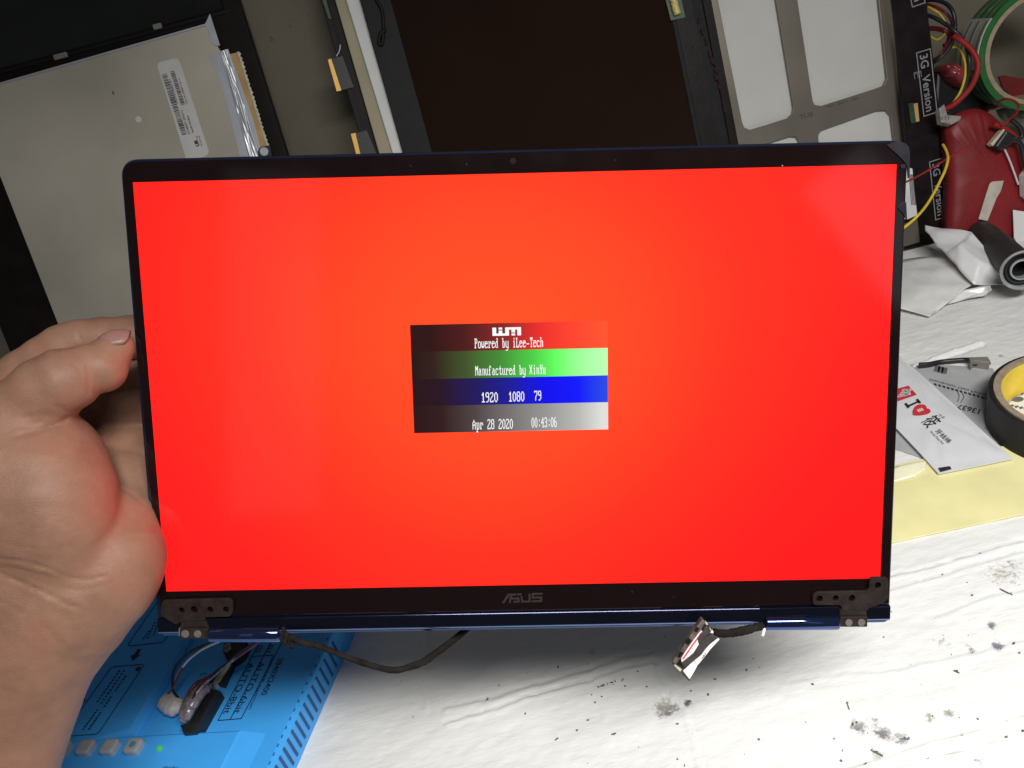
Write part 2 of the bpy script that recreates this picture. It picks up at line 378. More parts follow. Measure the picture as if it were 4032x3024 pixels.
def build_bench():
    def axis(a, b, c, d, fine, coarse):
        l = list(np.arange(a, b, coarse)) + list(np.arange(b, c, fine)) + list(np.arange(c, d + coarse, coarse)); return np.array(l)
    xs = axis(-1.0, -.24, .52, 1.3, .0016, .05); ys = axis(-.06, .09, .62, .9, .0016, .03)
    X, Y = np.meshgrid(xs, ys); Z = np.zeros_like(X); D = np.zeros_like(X)
    def vnoise(sx, sy, seed):
        r = np.random.default_rng(seed); g = r.random((64, 64)); u = (X / sx) % 63; v = (Y / sy) % 63
        i, j = u.astype(int), v.astype(int); fu, fv = u - i, v - j; fu = fu * fu * (3 - 2 * fu); fv = fv * fv * (3 - 2 * fv)
        i2, j2 = (i + 1) % 64, (j + 1) % 64
        return (g[i, j] * (1 - fu) + g[i2, j] * fu) * (1 - fv) + (g[i, j2] * (1 - fu) + g[i2, j2] * fu) * fv - .5
    Z += vnoise(.05, .03, 1) * .0010 + vnoise(.018, .007, 2) * .0005 + vnoise(.007, .004, 3) * .00032 + vnoise(.004, .0035, 4) * .00028
    wob = vnoise(.02, .02, 5) * .003 + vnoise(.006, .006, 6) * .0012
    for c, pts, wd, dp, dirt in GROOVES:
        wd *= .62
        q = [DESK.at(c(*p)) for p in pts]
        for a, b in zip(q, q[1:]):
            ax, ay = a; bx, by = b; L2 = (bx - ax) ** 2 + (by - ay) ** 2
            t = np.clip(((X - ax) * (bx - ax) + (Y - ay) * (by - ay)) / L2, 0, 1)
            sd = ((X - ax) * (by - ay) - (Y - ay) * (bx - ax)) / math.sqrt(L2) + wob
            d = np.hypot(X - ax - t * (bx - ax), Y - ay - t * (by - ay)); on = (t > 0) & (t < 1)
            d = np.where(on, np.abs(sd), d)
            br = .55 + .9 * np.abs(vnoise(.013, .013, 9))
            Z -= 1.2 * dp * br * np.exp(-(d / wd) ** 2); Z += np.where(on, dp * .9 * np.exp(-((sd - 2.2 * wd) / (1.6 * wd)) ** 2), 0)
            D = np.maximum(D, dirt * np.exp(-(d / (wd * .9)) ** 2))
    Z += .0016 * np.exp(-((X - .0) / .5) ** 2) * 0
    for c, x, y, r, s in BLOBS:
        bx, by = DESK.at(c(x, y)); r *= .001
        D = np.maximum(D, s * np.exp(-((X - bx) ** 2 + (Y - by) ** 2) / (r * r)))
        if s > .7: Z -= .0008 * np.exp(-((X - bx) ** 2 + (Y - by) ** 2) / (r * r * .5))
    ny, nx = X.shape
    V = np.stack([X, Y, Z], -1).reshape(-1, 3); idx = np.arange(nx * ny).reshape(ny, nx)
    q = np.stack([idx[:-1, :-1], idx[:-1, 1:], idx[1:, 1:], idx[1:, :-1]], -1).reshape(-1, 4)
    me = bpy.data.meshes.new('bench_top'); me.vertices.add(len(V)); me.vertices.foreach_set('co', V.ravel())
    me.loops.add(q.size); me.loops.foreach_set('vertex_index', q.ravel()); me.polygons.add(len(q))
    me.polygons.foreach_set('loop_start', np.arange(0, q.size, 4)); me.update(calc_edges=True)
    me.polygons.foreach_set('use_smooth', np.ones(len(q), bool))
    at = me.attributes.new('dirt', 'FLOAT', 'POINT'); at.data.foreach_set('value', D.ravel().astype(np.float32))  # dirt, plus the plug's painted shadow
    m = mat('white_bench', (.76, .755, .735), .40, var=.03, scale=14, bump=.55, bscale=170, stretch=(.55, 1.6, 1))
    t = m.node_tree; b = t.nodes['Principled BSDF']; src = b.inputs['Base Color'].links[0].from_socket
    a = t.nodes.new('ShaderNodeAttribute'); a.attribute_name = 'dirt'
    co = t.nodes.new('ShaderNodeTexCoord')
    n = t.nodes.new('ShaderNodeTexNoise'); n.inputs['Scale'].default_value = 330; n.inputs['Detail'].default_value = 9; n.inputs['Roughness'].default_value = .75
    t.links.new(co.outputs['Object'], n.inputs['Vector'])
    th = t.nodes.new('ShaderNodeMath'); th.operation = 'MULTIPLY_ADD'; th.inputs[1].default_value = .62; t.links.new(a.outputs['Fac'], th.inputs[0]); t.links.new(n.outputs['Fac'], th.inputs[2])
    rp = t.nodes.new('ShaderNodeMapRange'); rp.inputs['From Min'].default_value = .80; rp.inputs['From Max'].default_value = .98; t.links.new(th.outputs[0], rp.inputs['Value'])
    n2 = t.nodes.new('ShaderNodeTexNoise'); n2.inputs['Scale'].default_value = 38; t.links.new(co.outputs['Object'], n2.inputs['Vector'])
    cr = t.nodes.new('ShaderNodeValToRGB'); cr.color_ramp.elements[0].color = (.20, .19, .225, 1); cr.color_ramp.elements[1].color = (.36, .34, .29, 1)
    cr.color_ramp.elements[0].position = .42; cr.color_ramp.elements[1].position = .6; t.links.new(n2.outputs['Fac'], cr.inputs['Fac'])
    mx = t.nodes.new('ShaderNodeMixRGB'); t.links.new(rp.outputs[0], mx.inputs['Fac']); t.links.new(src, mx.inputs['Color1']); t.links.new(cr.outputs[0], mx.inputs['Color2'])
    t.links.new(mx.outputs[0], b.inputs['Base Color'])
    me.materials.append(m); o = bpy.data.objects.new('bench_top', me); COL.objects.link(o); o['kind'] = 'structure'
    o['label'] = 'white dirty workbench top with scored lines'
build_bench()
WALL = Frame((0, .90, 0), (1, 0, 0), (0, 0, 1))
o = prism('wall', None, rect(-1.6, -.05, 1.9, 1.2), -.05, 0, M['wall'], fr=WALL); o['kind'] = 'structure'; o['label'] = 'dim olive painted wall behind the panels'
mm = Multi()
for x, y, a, l in ((300, 155, .5, 26), (283, 207, .2, 22), (145, 310, 1.0, 34), (130, 285, 1.2, 16), (420, 118, 0, 12), (205, 50, .4, 8)):
    p = WALL.at(A2(x, y)); e = l * .5 * .00013
    mm.prism([(p[0] + e * math.cos(k * 1.05 + a) * (1 + .8 * random.random()), p[1] + e * .7 * math.sin(k * 1.05 + a) * (1 + .8 * random.random())) for k in range(6)], .0, .0006)
s = mm.build('paint_chips', None, M['debris'], fr=WALL); s['kind'] = 'stuff'; s['label'] = 'small dark specks on the olive wall'

# crumbs on the bench
mm = Multi()
def crumb(x, y, s, z=.0006, el=1.0, rot=0.0):
    n = random.randint(5, 7); c, d = math.cos(rot), math.sin(rot); pts = []
    for k in range(n):
        a = 2 * pi * k / n; r = s * (.6 + .7 * random.random()); u, v = r * el * cos(a), r * sin(a) / max(1, el * .6); pts.append((x + c * u - d * v, y + d * u + c * v))
    mm.prism(pts, z - .001, z + s * .2)
for c, l in ((A8, [(1110, 962), (1050, 972), (1020, 985), (990, 993), (955, 1005), (935, 1010), (1040, 997), (915, 1018), (1130, 1010), (890, 1140), (835, 1280), (1230, 893), (598, 860), (38, 1115), (340, 1228), (1545, 1310), (1040, 1392), (588, 1430), (1545, 1590), (1600, 1640), (1650, 1048), (1840, 957), (2090, 884), (1625, 1140), (1610, 1150), (1640, 1130), (2185, 1430), (750, 1360), (865, 1080), (1300, 1015), (945, 1095), (1785, 1078), (130, 1005)]),
             (A7, [(70, 968), (540, 1070), (530, 1066), (785, 1200), (157, 1460), (490, 1338), (750, 1538), (740, 1610), (910, 1635), (1385, 1292), (1575, 1306), (1705, 1314), (1595, 1430), (1910, 1440), (2025, 1395), (1355, 1592), (1665, 440), (1630, 350), (1455, 292), (1720, 148), (1940, 425), (1960, 780), (1555, 975), (1040, 735), (120, 890), (690, 1455), (1910, 1338), (820, 1350), (850, 1338), (1190, 1450), (1215, 1452), (990, 1545), (2000, 845)])):
    for p in l:
        q = DESK.at(c(*p)); crumb(q[0], q[1], random.uniform(.00028, .0006), el=random.uniform(1, 2.2), rot=random.uniform(-.5, 1.2))
for c, a, b in ((A7, (780, 1195), (797, 1250)), (A7, (1860, 395), (1950, 440)), (A7, (1535, 972), (1575, 990)), (A7, (950, 1535), (1035, 1575)), (A7, (1170, 1455), (1225, 1455)), (A8, (575, 1440), (598, 1422)), (A8, (1020, 1395), (1058, 1385))):
    q, e = DESK.at(c(*a)), DESK.at(c(*b)); mm.prism(stroke([q, mid(q, e), e], .0005), 0, .0008)
for _ in range(25):
    q = DESK.at((random.uniform(1500, 4000), random.uniform(2350, 3020))); crumb(q[0], q[1], random.uniform(.00012, .00028))
s = mm.build('crumbs', None, M['debris'], fr=DESK); s['kind'] = 'stuff'; s['label'] = 'small dark crumbs scattered over the white bench'

# ================================================================== panels leaning at the back
# --- black glossy panel, far left
fr = lean(-.012)
T = thing('glossy_display', fr, 'large black glossy panel in black frame behind the silver panel at far left', 'panel')
xr = fr.at((1020, 250))[0]; xl = fr.at((27, 1361))[0]
g0, g1 = fr.at((0, 270)), fr.at((820, 45)); gy = (g0[1] + g1[1]) / 2
prism('frame', T, rpoly(rect(xl, -.0, xr, .56), .006), -.010, 0, M['black_panel'], holes=[rect(xl + .03, gy, xr - .017, .545)], ch=.0015)
prism('glass', T, rect(xl + .028, gy - .002, xr - .015, .547), -.0075, -.0035, M['black_glass'])
prism('trim', T, stroke([(xl + .02, gy - .004), (xr - .01, gy - .004)], .0022), .0003, .0012, M['lcd_frame'])
for x, y, l in ((485, 445, .013), (1245, 212, .008)):
    p = fr.at(A1(x, y)); prism('clip', T, rpoly(rect(p[0] - l / 2, p[1] - .0025, p[0] + l / 2, p[1] + .0025), .001), .0002, .003, M['grey_metal'], ch=.0006)
# --- silver display module with the label
fr = lean(.002)
T = thing('lcd_module', fr, 'silver metal back of a display module with white barcode label', 'display panel')
x0 = fr.at((115, 990))[0]; x1 = fr.at((925, 330))[0]; xt = fr.at((870, 190))[0]; yt = fr.at((400, 220))[1]
S = [(x0, .012), (x1 + .012, .012), (x1 + .008, yt - .06), (xt, yt - .03), fr.at(A1(1620, 192)), (x0, yt)]
prism('back_plate', T, rpoly(S, .001, 2), -.006, 0, M['silver'], ch=.0008)
prism('folded_edge', T, stroke([(x0, yt - .0012), fr.at(A1(1620, 196))], .0016), .0003, .0012, M['foil_matt'])
prism('foil_flap', T, fr.poly(A1, [(1618, 190), (1655, 110), (1735, 360), (1690, 360), (1655, 325), (1640, 240)]), .0004, .0012, M['foil'])
# label sticker
def D1l(x, y): return fr.at(D1(x, y))
lab = rpoly([D1l(60, 110), D1l(405, 20), D1l(895, 1535), D1l(545, 1660)], .005)
L = prism('label_sticker', T, lab, .0002, .0006, M['label'], ch=.0001)
def barcode(a, b, wpx, dens, seed):
    r = random.Random(seed); mb = Multi(); pa, pb = D1l(*a), D1l(*b); wv = Vector(D1l(a[0] + wpx, a[1] - wpx * .25)) - Vector(pa); t = 0.0
    d = Vector(pb) - Vector(pa)
    while t < .985:
        bw = r.choice((.006, .006, .010, .015)) * dens; e = min(1, t + bw)
        p, q = Vector(pa) + d * t, Vector(pa) + d * e; mb.prism([tuple(p), tuple(q), tuple(q + wv), tuple(p + wv)], .00065, .0008); t = e + r.choice((.006, .009, .014)) * dens
    mb.build('barcode', L, M['ink'])
barcode((148, 295), (468, 1250), 78, 1.0, 3); barcode((280, 245), (455, 782), 62, 1.6, 4)
def dtext(s, a, b, hpx, m=M['ink'], par=None, bold=.01):
    pa, pb = D1l(*a), D1l(*b); ex = sub(pb, pa); up = sub(D1l(a[0] - hpx * .95, a[1] + hpx * .2), pa)
    text('printed_text', par or L, s, pa, ex, up, .0009, m, ln(pa, pb), ln(D1l(a[0] - hpx * .95, a[1] + hpx * .2), pa), bold)
dtext('LP140WF1 (SP)(U1)', (592, 1215), (470, 845), 32); dtext('RoHS Verified', (650, 1188), (565, 930), 32)
dtext('LGD 6A133M080 S 02 LA', (552, 745), (425, 345), 24); dtext('1P4LWF140A01331', (402, 745), (290, 370), 26)
dtext('UR', (738, 1400), (700, 1298), 60, bold=.05); dtext('E203', (778, 1400), (735, 1240), 18); dtext('US', (710, 1285), (702, 1245), 24)
# foil tape with amber film and torn fringe
def wrinkled(name, parent, q, nu, nv, z, amp, m, seed):
    r = np.random.default_rng(seed); V, Fc = [], []
    ph = r.random(8) * 6.28
    for j in range(nv + 1):
        for i in range(nu + 1):
            u, v = i / nu, j / nv; a = mid(q[0], q[1], u); b = mid(q[3], q[2], u); p = mid(a, b, v)
            h = amp * (math.sin(u * 9 + 3 * v + ph[0]) + .7 * math.sin(u * 17 - 6 * v + ph[1]) + .8 * math.sin(v * 11 + 4 * u + ph[2])) * math.sin(pi * min(1, max(0, u))) ** .5
            V.append((p[0], p[1], z + abs(h)))
    for j in range(nv):
        for i in range(nu): k = j * (nu + 1) + i; Fc.append((k, k + 1, k + nu + 2, k + nu + 1))
    return obj(name, V, Fc, m, parent, True)
prism('silver_tape', T, fr.poly(A1, [(1655, 435), (1745, 408), (1800, 560), (1980, 1260), (1905, 1290), (1780, 800), (1720, 620)]), .0003, .0009, M['foil_matt'])
wrinkled('foil_tape', T, [fr.at(A1(1735, 405)), fr.at(A1(1800, 388)), fr.at(A1(2085, 1290)), fr.at(A1(1975, 1290))], 16, 60, .0012, .0011, M['foil'], 5)
prism('amber_film', T, fr.poly(D1, [(1205, -20), (1330, -50), (1790, 1420), (1690, 1440)]), .0010, .0016, M['orange'])
prism('white_film', T, fr.poly(D1, [(1170, -20), (1215, -30), (1580, 1000), (1690, 1440), (1600, 1460), (1480, 900)]), .0016, .0021, M['foil_matt'])
L1 = [D1l(1330 + (1790 - 1330) * t + (t * 2 % 1) * 0, -60 + 1470 * t) for t in np.linspace(0, 1, 45)]
R1 = [D1l(1362 + (1815 - 1362) * t + (14 if k % 2 else -6) + random.uniform(-6, 8), -60 + 1470 * t) for k, t in enumerate(np.linspace(0, 1, 45))]
prism('torn_fringe', T, L1 + R1[::-1], .0012, .0022, M['fringe'])
c = D1l(1750, 1490)
prism('screw_tab', T, rpoly([D1l(1650, 1470), D1l(1690, 1420), D1l(1840, 1390), D1l(1870, 1560), D1l(1660, 1580)], .002), .0012, .003, M['black_plastic'])
prism('screw', T, disc(c, .0042, 14), .003, .0045, M['foil'], ch=.0008)
mb = Multi(); p = fr.at(A1(893, 735)); mb.prism([(p[0] + .0011 * cos(k), p[1] + .0018 * sin(k) * (1.3 if k < 3 else .8)) for k in range(6)], .0001, .0005); mb.build('dirt_speck', T, M['debris'])
for x, y, r in ((1090, 940, 12), (207, 1195, 13)):
    p = fr.at(A1(x, y)); prism('dimple', T, disc(p, r * .00026 * .9, 20), .0001, .0004, M['label'] if x > 500 else M['silver'])

# --- bare display strip with gold flex tabs
fr = lean(-.004)
T = thing('display_strip', fr, 'dark bare display edge with two gold tipped flex tabs on its left', 'circuit board')
xa, xb = fr.at(A2(596, 310))[0], fr.at(A2(810, 610))[0]
prism('board', T, rect(xa + .002, .0, xb, .5), -.004, 0, M['lcd_tape'], ch=.0006)
prism('inner_strip', T, rect(xb - .007, .0, xb - .001, .5), .0003, .0016, M['black_panel'])
prism('green_strip', T, fr.poly(A2, [(535, -10), (565, -15), (610, 150), (592, 150)]), .0003, .001, M['pcb'])
for q, gq in (([(610, 465), (700, 440), (790, 690), (690, 714)], [(584, 472), (612, 464), (692, 712), (654, 722)]), ([(800, 1048), (890, 1022), (1000, 1290), (860, 1300)], [(765, 1056), (802, 1047), (868, 1300), (832, 1310)])):
    b = prism('flex_tab', T, fr.poly(A2, q), .0008, .0022, M['black_plastic'], ch=.0003); prism('gold_contact', b, fr.poly(A2, gq), .0012, .0020, M['gold'])
tube('scratch_wire', T, [(*fr.at(A2(*p)), .002) for p in ((682, 355), (676, 400), (652, 445))], .0006, M['foil_matt'])
# --- beige sheet and white foam
fr = lean(.000)
xa, xb = fr.at(A2(810, 600))[0], fr.at(A2(893, 600))[0]
o = prism('beige_sheet', None, rect(xa, .0, xb + .02, .5), -.004, 0, M['beige'], ch=.0008, fr=fr); top(o, 'narrow beige sheet standing between the gold tab strip and white foam', 'sheet')
fr = lean(.004)
pts = [(705, -60), (955, -60), (965, 0), (1003, 60), (1022, 140), (1012, 242), (915, 292), (1400, 1880), (1295, 1880)]
o = prism('foam_sheet', None, fr.poly(A2, pts), -.0035, 0, M['foam'], ch=.001, fr=fr); top(o, 'white foam sheet with notched top, left of the big dark display', 'foam sheet')
# --- large dark display
fr = lean(.010)
T = thing('dark_display', fr, 'big dark matt display panel with black frame above the red screen', 'display panel')
xl, xi = fr.at(A2(1080, 880))[0], fr.at(A2(1300, 815))[0]; xo, xj = fr.at((2852, 280))[0], fr.at((2686, 280))[0]
prism('frame', T, rect(xl, .004, xo, .52), -.005, 0, M['lcd_frame'], holes=[rect(xi, .02, xj, .51)], ch=.0006)
prism('display_glass', T, rect(xi - .002, .018, xj + .002, .512), -.004, -.0010, M['lcd'])
prism('black_tape', T, rect(xj + .004, .004, xj + .021, .5), .0002, .0010, M['lcd_tape']); prism('edge_rail', T, rect(xo - .0085, .004, xo - .0002, .5), .0003, .0022, M['black_panel'], ch=.0006)
mb = Multi()
for x, y in ((1500, 160), (1530, 250), (1560, 330), (1585, 420), (1610, 480), (1630, 560), (1640, 610), (1660, 680), (1680, 740), (1690, 800), (1705, 870)):
    p = fr.at(A3(x, y)); mb.prism([(p[0] + random.uniform(.001, .003) * cos(k * 1.26), p[1] + random.uniform(.002, .0055) * sin(k * 1.26)) for k in range(5)], .0022, .0025)
mb.build('faded_print', T, M['mauve'])
b = prism('circuit_board', T, fr.poly(A3, [(1225, -40), (1278, 166), (1392, 140), (1345, -60)]), .0010, .0024, M['pcb'])
V, Fc = tube_data([(*fr.at(A3(*p)), .0042) for p in ((1278, -40), (1300, 30), (1312, 80), (1328, 122))], .0035, 8, 5, wob=.35); obj('plug', V, Fc, M['plug_yellow'], b, True)
tube('loop_wire', T, [(*fr.at(A2(*p)), .002) for p in ((962, -20), (975, 20), (1005, 75), (1018, 150), (1022, 225), (1030, 245), (1005, 258), (985, 320), (990, 350), (1010, 345), (1018, 290), (1012, 250))], .0016, M['lcd_frame'], k=5)
# --- taupe bracket with rounded windows
fr = lean(.008)
T = thing('metal_bracket', fr, 'taupe metal bracket plate with rounded white windows, right of the dark display', 'bracket')
def q3(l): return fr.poly(A3, l)
def q4(l): return fr.poly(A4, l)
W1 = [fr.at(A3(1640, -80)), fr.at(A3(1655, 0)), fr.at(A3(1845, 960)), fr.at(A3(1862, 1003)), fr.at(A3(1905, 1022)), fr.at(A4(60, 1040)), fr.at(A4(220, 988)), fr.at(A4(258, 950)), fr.at(A4(266, 900)), fr.at(A4(120, 0)), fr.at(A4(105, -85))]
W2 = q4([(285, -90), (300, 0), (428, 845), (445, 878), (500, 886), (960, 740), (1022, 716), (1050, 655), (980, 0), (968, -90)])
W3 = q4([(492, 1290), (474, 1150), (482, 1115), (512, 1085), (960, 926), (1040, 920), (1083, 968), (1122, 1290)])
W4 = q4([(-60, 1290), (40, 1202), (240, 1140), (290, 1144), (312, 1180), (330, 1290)])
yb = .004
out = [(fr.at((2852, 280))[0] - .004, .53), (fr.at((2852, 280))[0] - .004, yb), fr.at(A4(1330, 1900)), fr.at(A4(1120, -120))]
prism('plate', T, [(out[0][0], .53), (out[0][0], yb), (fr.at(A4(1150, 800))[0], yb), (fr.at(A4(1150, 800))[0], .53)], -.004, -.0005, M['taupe'], holes=[W1, W2, W3, W4], ch=.0004)
xe = fr.at(A4(1150, 800))[0]
prism('white_backing', T, rect(out[0][0] + .003, yb + .003, xe - .003, .525), -.0075, -.0052, M['window_white'])
def a4text(s, a, b, h, m, bold=0.0):
    pa, pb = fr.at(A4(*a)), fr.at(A4(*b)); up = fr.at(A4(a[0] - h * .3, a[1] - h)); text('printed_text', T, s, pa, sub(pb, pa), sub(up, pa), -.0003, m, ln(pa, pb), ln(up, pa), bold)
a4text('TI-III', (325, 1000), (430, 975), 40, M['ink']); a4text('I41  0671  0A', (555, 905), (810, 830), 22, M['ink'])
# --- black board marked 3G Version
fr = lean(.020)
T = thing('black_board', fr, 'black board edge printed with 3G Version labels, right of the taupe bracket', 'circuit board')
lft = [(1085, -60), (1110, 120), (1142, 430), (1168, 860), (1255, 1659), (1330, 2300)]
Lp = [fr.at(A4(*p)) for p in lft]; Rp = [fr.at(A4(*p)) for p in ((1372, -60), (1385, 60), (1420, 340), (1500, 1040), (1530, 1240), (1590, 1659))] + [fr.at(D3(735, 1480))]
b0 = fr.at(D3(430, 1512)); b1 = fr.at(D3(60, 1600))
prism('board', T, Lp[:-1] + [(b1[0] - .03, b1[1]), b1, b0] + [(Rp[-1][0], b0[1])] + Rp[::-1], -.004, 0, M['black_panel'], ch=.0008)
prism('black_tape', T, q_ := [fr.at(A4(*p)) for p in ((1090, -60), (1365, -60), (1395, 200), (1310, 836), (1172, 862), (1120, 300))], .0002, .0008, M['lcd_tape'])
prism('green_gap', T, [fr.at(A4(*p)) for p in ((1222, 868), (1262, 860), (1285, 1030), (1245, 1035))], .0002, .0009, M['pcb'])
prism('copper_gap', T, [fr.at(A4(*p)) for p in ((1266, 870), (1300, 862), (1315, 1015), (1288, 1022))], .0002, .0009, M['orange'])
prism('lower_tape', T, [fr.at(A4(*p)) for p in ((1200, 1052), (1490, 1035), (1590, 1700), (1280, 1740))], .0002, .0007, M['lcd_tape'])
def box_label(c, q, s, z):
    Q = [fr.at(c(*p)) for p in q]; o_, i_ = frame_line(Q, .0009); mb = Multi(); mb.prism(o_, z, z + .0002, holes=[i_])
    # Q: top-left, top-right, bottom-right, bottom-left; the words read downwards, letter tops to the right
    ex = sub(Q[3], Q[0]); ey = sub(Q[1], Q[0]); Ln, Hn = ln(Q[3], Q[0]), ln(Q[1], Q[0])
    st = (Q[0][0] + ex[0] * .06 + ey[0] * .22, Q[0][1] + ex[1] * .06 + ey[1] * .22)
    mb.add(text_data(s, st, ex, ey, z + .0002, Ln * .88, Hn * .56, .012)); mb.build('printed_label', T, M['ink_white'])
box_label(D2, [(15, 690), (205, 632), (295, 1470), (112, 1528)], '3G  Version', .001)
box_label(D3, [(350, 455), (522, 400), (615, 1168), (432, 1220)], '3G  Version', .001)
Q0 = D2; box_label(A4, [(1120, -560), (1240, -600), (1366, 28), (1252, 66)], '3G  Version', .001)
p = fr.at(A4(1265, 610)); text('printed_mark', T, 'E', p, (0, -1), (1, 0), .001, M['ink_grey'], .006, .008)
pl = [fr.at(D3(*p)) for p in ((60, 520), (130, 545), (195, 1150), (70, 1205), (20, 1200))]
b = prism('paper_label', T, pl, .0010, .0014, M['foam'])
for k in range(4):
    a, c = fr.at(D3(88 + k * 14, 620)), fr.at(D3(120 + k * 18, 1020)); prism('printed_line', b, stroke([a, mid(a, c), c], .0008), .0015, .0017, M['ink_grey'])
prism('taupe_plate', T, [fr.at(D3(*p)) for p in ((20, 1265), (195, 1200), (228, 1500), (20, 1562))], .0008, .0016, M['taupe'])

# ================================================================== clutter at the back right
# --- green and white tape roll
def v(p, d): return at_depth(*p, d)
cf, cb = v((4105, 188), .80), v((4010, 186), .845)
ax = (cf - cb).normalized()
frr = Frame(cb, ax.cross(UP), UP - ax * UP.dot(ax)); frr = Frame(cb, UP.cross(ax), ax.cross(UP.cross(ax)))
T = thing('tape_roll', frr, 'green and white striped tape roll at the top right corner', 'tape')
R0 = .058; H = (cf - cb).length
def band(nm, m, z0, z1, a0, a1, r): lathe(nm, T, [(r - .001, z0), (r, z0), (r, z1), (r - .001, z1)], m, 28, a0, a1)
lathe('card_core', T, [(R0 - .010, .0), (R0 - .006, .0), (R0 - .006, H), (R0 - .010, H)], M['core'], 48, closed=True)
lathe('tape', T, [(R0 - .006, .0004), (R0 - .0003, .0), (R0, .001), (R0, H - .001), (R0 - .0003, H), (R0 - .006, H - .0004)], M['green_tape'], 64, closed=True)
for z in (.25, .55, .8): band('pale_stripe', M['green_pale'], H * z - .0016, H * z + .0016, 0, 2 * pi - 1e-3, R0 + .0004)
an = [math.atan2(*(lambda q: (q.y, q.x))(frr.loc(at_depth(*D2(x, y), .83)))) for x, y in ((900, 310), (890, 850))]
an = sorted(a % (2 * pi) for a in an)
band('white_tape', M['white_tape'], .0004, H - .0004, an[0], an[1], R0 + .0010)
for z in (.22, .55, .92): band('grey_stripe', M['grey_stripe'], H * z - .0025, H * z + .0025, an[0] + .05, an[1] - .03, R0 + .0016)
# --- red bag, adapter, plastics
fr = lean(.0, DESK.at((3860, 965))[1])
def pillow(name, fr, poly, depth, m, label, cat, n=26, parent=None, noise=.002, pw=.45, seed=1):
    P2 = np.array(poly); r = np.random.default_rng(seed)
    fr2 = [Vector(p) for p in ccw(poly)]
    c = P2.mean(0); V, Fc = [], []; N = len(fr2); K = 9
    for k in range(K + 1):
        t = k / K
        for i in range(N):
            p = (1 - t) * np.array(fr2[i]) + t * c; z = depth * (1 - (1 - t) ** 2) ** pw + (noise * (1 - t) * r.standard_normal() if 0 < t < 1 else 0); V.append((p[0], p[1], z))
    for k in range(K):
        for i in range(N): a, b = k * N + i, k * N + (i + 1) % N; Fc.append((a, b, b + N, a + N))
    s = len(V)
    for i in range(N): V.append((fr2[i].x, fr2[i].y, -.012))
    for i in range(N): Fc.append((i, (i + 1) % N, s + (i + 1) % N, s + i))
    Fc.append(tuple(range(s, s + N)))
    o = obj(name, V, Fc, m, parent, True, fr=fr)
    if label: top(o, label, cat)
    return o
red = rpoly([fr.at(p) for p in (D3(600, 1540), D3(640, 700), D2(430, 1659), D2(560, 1480), D2(800, 1400), D2(1000, 1480), D3(1500, 150), D3(1800, 900), D3(1900, 1560), D3(1200, 1545))], .02, 6)
pillow('red_bag', fr, red, .008, M['red_bag'], 'dark red bag leaning behind the paper bag, taped with masking tape', 'bag', noise=.0004)
def strip(nm, c, q, label, cat, m, off, fr_=None, ch=.0003, th=.0008):
    f = fr_ or fr; o = prism(nm, None, f.poly(c, q, off), off, off + th, m, ch=ch, fr=f); return top(o, label, cat)
strip('masking_tape', D3, [(1145, 742), (1180, 712), (1330, 700), (1292, 835), (1235, 930), (1118, 1228), (1000, 1205), (1100, 880)], 'strip of beige masking tape stuck across the dark red bag', 'tape strip', M['masking'], .0085)
strip('white_card', D3, [(1450, 1082), (1640, 1110), (1700, 1690), (1560, 1600), (1465, 1450)], 'white card standing against the red bag at the right edge', 'card', M['foam'], .010)
strip('foam_piece', D3, [(1530, 640), (1600, 540), (1750, 500), (1750, 960), (1600, 945), (1545, 905)], 'rounded white foam piece on the red bag above the white card', 'foam', M['foam'], .010, th=.012, ch=.003)
T = thing('wire_plug', fr.shifted(fr.z * .010), 'black plug with cream strip and red and black leads on the red bag', 'plug')
f2 = fr.shifted(fr.z * .010)
prism('housing', T, f2.poly(D3, [(1138, 262), (1285, 48), (1425, 132), (1350, 245), (1220, 322)]), .0, .010, M['black_plastic'], ch=.002)
prism('cream_strip', T, f2.poly(D3, [(1098, 232), (1268, 28), (1292, 50), (1132, 258)]), .001, .008, M['cream'], ch=.001)
for pts, m in (([(1400, 130), (1480, 140), (1460, 100), (1330, 10), (1200, -40)], M['wire_red']), ([(1380, 190), (1470, 180), (1560, 230), (1599, 420), (1680, 700)], M['wire_black']), ([(1390, 170), (1500, 170), (1570, 120), (1540, 0), (1440, -90)], M['wire_black'])):
    tube('lead', T, [(*f2.at(D3(*p), .006), .006) for p in pts], .0022, m)
tube('thin_lead', T, [(*f2.at(D3(*p), .002), .002) for p in ((1330, 260), (1420, 460), (1525, 750))], .0009, M['wire_white'])
fb = lean(.02, .80)
o = prism('power_adapter', None, rpoly(fb.poly(D2, [(300, 900), (700, 1120), (1100, 1330), (900, 1560), (500, 1640), (260, 1620)]), .006), -.03, 0, M['black_plastic'], ch=.003, fr=fb); top(o, 'black block in the gloom behind the red bag and looping wires', 'adapter')
pillow('red_wrap', fb.shifted(fb.z * .006), rpoly(fb.poly(D2, [(290, 920), (330, 840), (520, 850), (650, 930), (640, 1060), (580, 1170), (440, 1120), (350, 1030)]), .006), .014, M['red_gloss'], 'shiny crumpled red wrap beside the looping wires', 'wrap', noise=.0018, seed=4)
pillow('bottle_stopper', fb.shifted(fb.z * .012), rpoly(fb.poly(D2, [(880, 1400), (960, 1290), (1090, 1280), (1100, 1380), (1010, 1450), (900, 1450)]), .006), .010, M['red_gloss'], 'small glossy red cap under the striped tape roll', 'cap', noise=.0008, seed=5)
pillow('plastic_bag', fb.shifted(fb.z * .008), rpoly(fb.poly(D2, [(1080, 1400), (1200, 1320), (1330, 1350), (1600, 1400), (1640, 1700), (1330, 1640), (1150, 1560)]), .008), .02, M['clear_bag'], 'pale green tinted plastic bag under the striped tape roll', 'plastic bag', noise=.003, seed=6)
